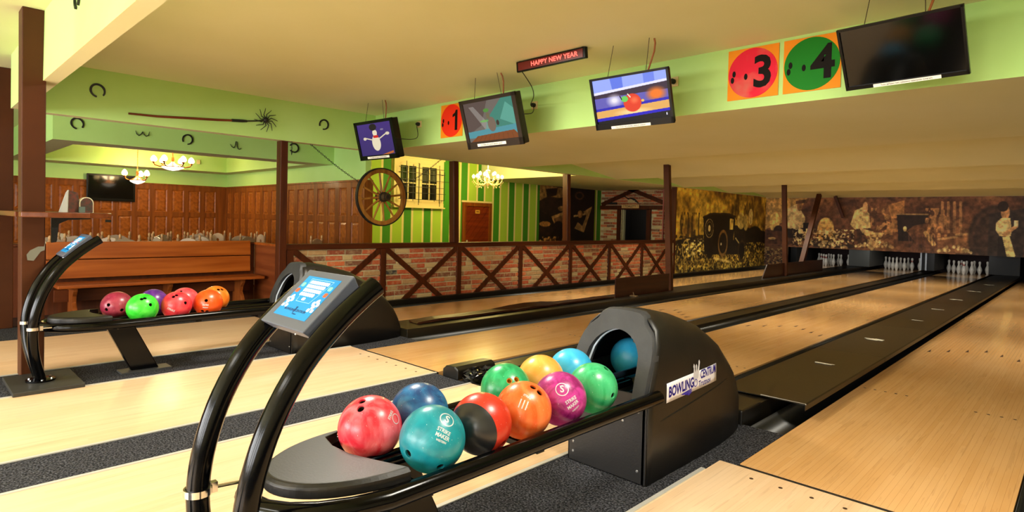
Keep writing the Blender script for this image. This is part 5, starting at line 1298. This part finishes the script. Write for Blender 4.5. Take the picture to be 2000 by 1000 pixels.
# balls -----------------------------------------------------------------------
def ball_mat(name, c1, c2, sc=3., st=(1, 1, 1), split=None, con=(.3, .7), rough=.33, dist=1.5, rot=(0, 0, 0)):
    mt = bpy.data.materials.new(name); mt.use_nodes = True; nt = mt.node_tree; N = nt.nodes; L = nt.links
    b = N['Principled BSDF']; b.inputs['Roughness'].default_value = rough; b.inputs['Coat Weight'].default_value = .15; b.inputs['Coat Roughness'].default_value = .2
    tc = N.new('ShaderNodeTexCoord'); mp = N.new('ShaderNodeMapping'); mp.inputs['Scale'].default_value = st; mp.inputs['Rotation'].default_value = rot; L.new(tc.outputs['Object'], mp.inputs[0])
    no = N.new('ShaderNodeTexNoise'); no.inputs['Scale'].default_value = sc*9.3; no.inputs['Detail'].default_value = 5; no.inputs['Distortion'].default_value = dist; L.new(mp.outputs[0], no.inputs['Vector'])
    cr = N.new('ShaderNodeValToRGB'); cr.color_ramp.elements[0].position = con[0]; cr.color_ramp.elements[1].position = con[1]
    cr.color_ramp.elements[0].color = (*srgb(c1), 1); cr.color_ramp.elements[1].color = (*srgb(c2), 1); L.new(no.outputs['Fac'], cr.inputs[0])
    out = cr.outputs[0]
    # small scuffs
    s2 = N.new('ShaderNodeTexNoise'); s2.inputs['Scale'].default_value = 260; s2.inputs['Detail'].default_value = 2; L.new(tc.outputs['Object'], s2.inputs['Vector'])
    g2 = N.new('ShaderNodeMath'); g2.operation = 'GREATER_THAN'; g2.inputs[1].default_value = .735; L.new(s2.outputs['Fac'], g2.inputs[0])
    mx = N.new('ShaderNodeMixRGB'); L.new(g2.outputs[0], mx.inputs[0]); L.new(out, mx.inputs[1]); mx.inputs[2].default_value = (.75, .75, .72, 1); out = mx.outputs[0]
    if split:
        d, th, c3 = split
        dt = N.new('ShaderNodeVectorMath'); dt.operation = 'DOT_PRODUCT'; L.new(tc.outputs['Object'], dt.inputs[0]); dt.inputs[1].default_value = d
        gt = N.new('ShaderNodeMath'); gt.operation = 'GREATER_THAN'; gt.inputs[1].default_value = th; L.new(dt.outputs['Value'], gt.inputs[0])
        m3 = N.new('ShaderNodeMixRGB'); L.new(gt.outputs[0], m3.inputs[0]); L.new(out, m3.inputs[1]); m3.inputs[2].default_value = (*srgb(c3), 1); out = m3.outputs[0]
    L.new(out, b.inputs['Base Color'])
    return mt
RB = .1085; CAMP = Vector((1.2635, -3.0323, 1.2227))
LETW = mat('silver_ball_print', '#c9cfd2', .4)
def ball(c, mt, label, group, holes=(), ins=None, marks=(), R=RB):
    c = Vector(c); F = (c-CAMP).normalized(); Rv = F.cross(Vector((0, 0, 1))).normalized(); U = Rv.cross(F)
    def D(a, b): return (a*Rv-b*U-math.sqrt(max(0, 1-a*a-b*b))*F).normalized()
    bm = bmesh.new(); bmesh.ops.create_uvsphere(bm, u_segments=56, v_segments=36, radius=R)
    for f in bm.faces: f.smooth = True
    me = bpy.data.meshes.new('bowling_ball'); bm.to_mesh(me); bm.free(); me.materials.append(mt)
    o = bpy.data.objects.new('bowling_ball', me); COL.objects.link(o)
    rr = mt.name
    if holes:
        for (a, b, r) in holes:
            cm = MB(); d = D(a, b); M = d.to_track_quat('Z', 'Y').to_matrix().to_4x4()
            cm.lathe([(r, R*.62), (r, R*.985), (r*1.14, R*1.01), (r*1.14, R*1.1)], 18, M, False)
            cme = cm.mesh('cutter', mt); co_ = bpy.data.objects.new('cutter', cme); COL.objects.link(co_)
            bmc = bmesh.new(); bmc.from_mesh(cme); bmesh.ops.remove_doubles(bmc, verts=bmc.verts, dist=1e-6); bmesh.ops.recalc_face_normals(bmc, faces=bmc.faces); bmc.to_mesh(cme); bmc.free()
            md = o.modifiers.new('b', 'BOOLEAN'); md.object = co_; md.operation = 'DIFFERENCE'; md.solver = 'EXACT'; md.use_self = True
            dg = bpy.context.evaluated_depsgraph_get(); nm = bpy.data.meshes.new_from_object(o.evaluated_get(dg))
            o.modifiers.clear()
            if len(nm.polygons) > 1000: o.data = nm
            else: print('BOOL FAIL', mt.name); nm = o.data
            bpy.data.objects.remove(co_)
        nm.materials.clear(); nm.materials.append(mt); nm.polygons.foreach_set('material_index', [0]*len(nm.polygons))
        nm.set_sharp_from_angle(angle=math.radians(30)); nm.update()
        o.data.name = 'bowling_ball'
    o.location = c; tag(o, label, 'bowling ball', group)
    hd = mat('ball_hole_dark', '#120a08', .7)
    for (a, b, r) in holes:
        d = D(a, b); M = d.to_track_quat('Z', 'Y').to_matrix().to_4x4()
        if ins: MB().lathe([(r*.98, R*.80), (r*.98, R*.97), (r*.80, R*.975), (r*.78, R*.80)], 16, M).build('finger_insert', ins, o)
        MB().lathe([(0, R*.63), (r*.97, R*.63), (r*.97, R*.93 if not ins else R*.8), (r*.9, R*.63)], 16, M).build('finger_hole', hd, o)
    for mk in marks:
        kind, a, b, s_, rot_ = mk[:5]; d = D(a, b)
        x = (Rv-d*Rv.dot(d)).normalized(); y = d.cross(x); cr_, sr_ = math.cos(rot_), math.sin(rot_); x, y = x*cr_+y*sr_, y*cr_-x*sr_
        M = frame_M(d*R, x, y, d); wr = lambda p: p.normalized()*(R+.0004)
        if kind == 'text': text_obj('lettering', mk[5], s_, M, LETW, o, .0, wrap=wr, bold=.025, sx=.9)
        if kind == 'ring':
            for r0, r1 in ((s_, s_*.86),):
                n = 36; vs = []
                for rr_ in (r0, r1):
                    for k in range(n): t = 2*PI*k/n; vs.append(wr(M @ Vector((rr_*math.cos(t), rr_*math.sin(t), 0))))
                MB().add(vs, [(k, (k+1) % n, n+(k+1) % n, n+k) for k in range(n)], True).build('printed_ring', LETW, o)
        if kind == 'bars':
            for k in range(3): 
                vs = [wr(M @ Vector((-s_+k*s_*.8+e_*s_*.28, -s_+2*s_*j/8, 0))) for j in range(9) for e_ in (0, 1)]
                MB().add(vs, [(2*j, 2*j+1, 2*j+3, 2*j+2) for j in range(8)]).build('printed_bar', LETW, o)
    return o
H = .0125
GN = 'bowling balls on the near ball return'; GF = 'bowling balls on the far ball return'
zb = .4985
F_rb = (Vector((-.27, -1.586, zb))-CAMP).normalized(); R_rb = F_rb.cross(Vector((0, 0, 1))).normalized(); U_rb = R_rb.cross(F_rb)
cap = (-.50*R_rb-.36*U_rb-.80*F_rb).normalized()
ball((-.502, -1.893, zb), ball_mat('ball_red_pearl', '#d8283a', '#ee7a84', 1.4, (1, 1, .35), con=(.38, .68), rot=(.3, .2, 0)), 'pearly red ball at the tray end of the near rack, two holes on top', GN, ((-.26, -.80, H), (-.30, -.57, H)), marks=(('ring', .78, -.22, .018, .3), ('text', .62, -.34, .014, 1.2, 'STRIKE')))
ball((-.522, -1.667, zb), ball_mat('ball_dark_blue', '#0d3f78', '#1f6fa8', 1.6, con=(.35, .65)), 'dark blue marbled ball behind the teal one, near rack', GN)
ball((-.275, -1.800, zb), ball_mat('ball_teal', '#0f7d8c', '#1a97a6', 1.2), 'teal ball in the front row with a round silver emblem and two low holes', GN, ((-.70, .40, H), (.25, .79, H)),
     marks=(('ring', .42, -.53, .0255, -.3), ('text', .42, -.53, .038, -.3, 'S'), ('text', .33, -.20, .0175, -.42, 'STRIKE'), ('text', .29, -.05, .0175, -.42, 'MAKER'), ('text', .25, .08, .009, -.42, 'WESTERN')))
ball((-.275, -1.580, zb), ball_mat('ball_red_black', '#c8341f', '#bf2c1a', 1.5, split=(tuple(cap), RB*.50, '#242528')), 'red ball with a large black cap, front row of the near rack', GN, ((.73, .60, H),))
ball((-.530, -1.200, zb), ball_mat('ball_green', '#0e8a4c', '#2fb070', 1.8, (1, 1, .4), con=(.35, .65)), 'green ball with two yellow-lined holes, back row of the near rack', GN, ((.14, -.30, H), (.42, -.36, H)), ins=mat('yellow_insert', '#d89a2a', .5))
ball((-.280, -1.355, zb), ball_mat('ball_orange', '#ea5a1c', '#f08a4a', 1.3, (1, 1, .5), con=(.35, .7)), 'orange ball with a square silver print between the red-black and magenta balls', GN, ((.32, -.78, H), (.55, -.60, H)), marks=(('bars', .0, -.18, .017, -.35), ('text', .12, -.44, .012, -.5, 'STRIKE')))
ball((-.540, -.960, zb), ball_mat('ball_yellow', '#f0a03a', '#f4b860', 1.2), 'plain yellow-orange ball in the back row of the near rack', GN)
ball((-.282, -1.132, zb), ball_mat('ball_magenta', '#8a1060', '#c03a94', 1.8, con=(.35, .65)), 'magenta marbled ball with a round white emblem, near rack', GN,
     marks=(('ring', .06, -.33, .0275, .0), ('text', .06, -.33, .040, .1, 'S'), ('text', .40, .04, .019, .55, 'STRIKE'), ('text', .48, .20, .019, .55, 'MAKER'), ('text', .58, .33, .009, .55, 'WESTERN')))
ball((-.540, -.737, zb), ball_mat('ball_sky', '#22a6e0', '#4cc0ee', 1.0), 'sky blue ball in the back row, just before the hood of the near return', GN)
ball((-.288, -.900, zb), ball_mat('ball_jade', '#1c9a58', '#4cc084', 1.5, (1, 1, .3), con=(.3, .7), rot=(0, .5, .3)), 'jade green streaked ball in the front row beside the hood of the near return', GN, ((.80, .25, H), (.52, -.78, H)))
ball((-.505, -.265, zb), ball_mat('ball_sky_inner', '#22a6e0', '#48bdec', 1.0), 'sky blue ball coming out under the arch of the near hood', GN)
zf = .4985
ball((-4.095, -1.853, zf), ball_mat('ball_maroon', '#8c1f3a', '#a83c52', 1.3), 'maroon ball with three holes nearest the tray of the far rack', GF, ((-.50, -.08, H), (-.62, .24, H), (.30, .33, H)))
ball((-3.862, -1.739, zf), ball_mat('ball_lime', '#1fc41f', '#52e04a', 1.4), 'lime green ball in the front row of the far rack', GF, ((-.05, -.62, H), (.14, -.67, H), (.48, -.20, H)))
ball((-4.115, -1.600, zf), ball_mat('ball_violet', '#4a1c78', '#7a3aa0', 1.6), 'violet ball peeking out behind the lime green one, far rack', GF)
ball((-3.862, -1.505, zf), ball_mat('ball_scarlet', '#d81c30', '#ec4c54', 1.4), 'scarlet ball in the front row of the far rack, beside the lime green one', GF, ((-.20, -.63, H), (.0, -.73, H), (.57, -.15, H)), marks=(('text', -.35, .30, .022, -.4, 'STRIKE'),))
ball((-4.098, -1.373, zf), ball_mat('ball_coral', '#e23444', '#f06a70', 1.2), 'coral red ball behind the scarlet one, far rack', GF, ((-.50, -.70, H), (-.28, -.72, H)))
ball((-3.865, -1.270, zf), ball_mat('ball_deep_orange', '#e4480e', '#ea5a1c', 1.2), 'deep orange ball in the front row of the far rack with lettering', GF, ((-.14, -.18, H), (-.38, .60, H), (-.07, .64, H)), marks=(('text', -.18, .14, .022, 0, 'Strike'), ('text', -.18, .34, .018, 0, 'Maker')))
ball((-4.095, -1.132, zf), ball_mat('ball_amber', '#e66a10', '#f08a2a', 1.2), 'amber ball behind the deep orange one, last of the far rack', GF, ((.20, -.70, H), (.45, -.70, H)))

# pins ------------------------------------------------------------------------
PINW = mat('pin_white', '#e8e4da', .3, coat=.3); PRED = mat('pin_red_band', '#b01c18', .4)
pin_prof = [(.0258, 0), (.0285, .006), (.036, .03), (.0455, .06), (.0545, .095), (.0604, .1143), (.0575, .15), (.049, .185), (.037, .22), (.028, .24), (.0235, .254), (.0235, .268), (.027, .295), (.0315, .325), (.0323, .343), (.029, .362), (.018, .377), (0, .381)]
PM = MB().lathe(pin_prof, 18).mesh('bowling_pin', PINW); PM.set_sharp_from_angle(angle=1.2)
bandm = MB().lathe([(.0245, .250), (.0248, .262), (.0255, .272), (.0245, .274)], 18).lathe([(.0262, .283), (.0285, .296), (.0275, .298)], 18).mesh('red_band', PRED)
order = ['7', '8', '9', '10', '4', '5', '6', '2', '3', '1']
pn = {'1': (0, 0), '2': (-.1524, .264), '3': (.1524, .264), '4': (-.3048, .528), '5': (0, .528), '6': (.3048, .528), '7': (-.4572, .792), '8': (-.1524, .792), '9': (.1524, .792), '10': (.4572, .792)}
where = {'1': 'front pin', '2': 'left pin of the second row', '3': 'right pin of the second row', '4': 'left pin of the third row', '5': 'middle pin of the third row', '6': 'right pin of the third row', '7': 'left end pin of the back row', '8': 'left inner pin of the back row', '9': 'right inner pin of the back row', '10': 'right end pin of the back row'}
ln_name = ['on the left pin deck', 'on the middle pin deck', 'on the right pin deck']
for li, (xc, reds) in enumerate(((-4.983, '2 4 1'), (-2.989, '8 6'), (-1.336, '8 1'))):
    for k in order:
        o = bpy.data.objects.new('bowling_pin', PM); COL.objects.link(o); o.location = (xc+pn[k][0], 18.288+pn[k][1], 0)
        rd = k in reds.split()
        tag(o, '%s%s, %s' % ('red-necked ' if rd else 'white ', where[k], ln_name[li]), 'bowling pin', 'pins %s' % ln_name[li])
        if rd:
            b = bpy.data.objects.new('red_band', bandm); COL.objects.link(b); b.parent = o
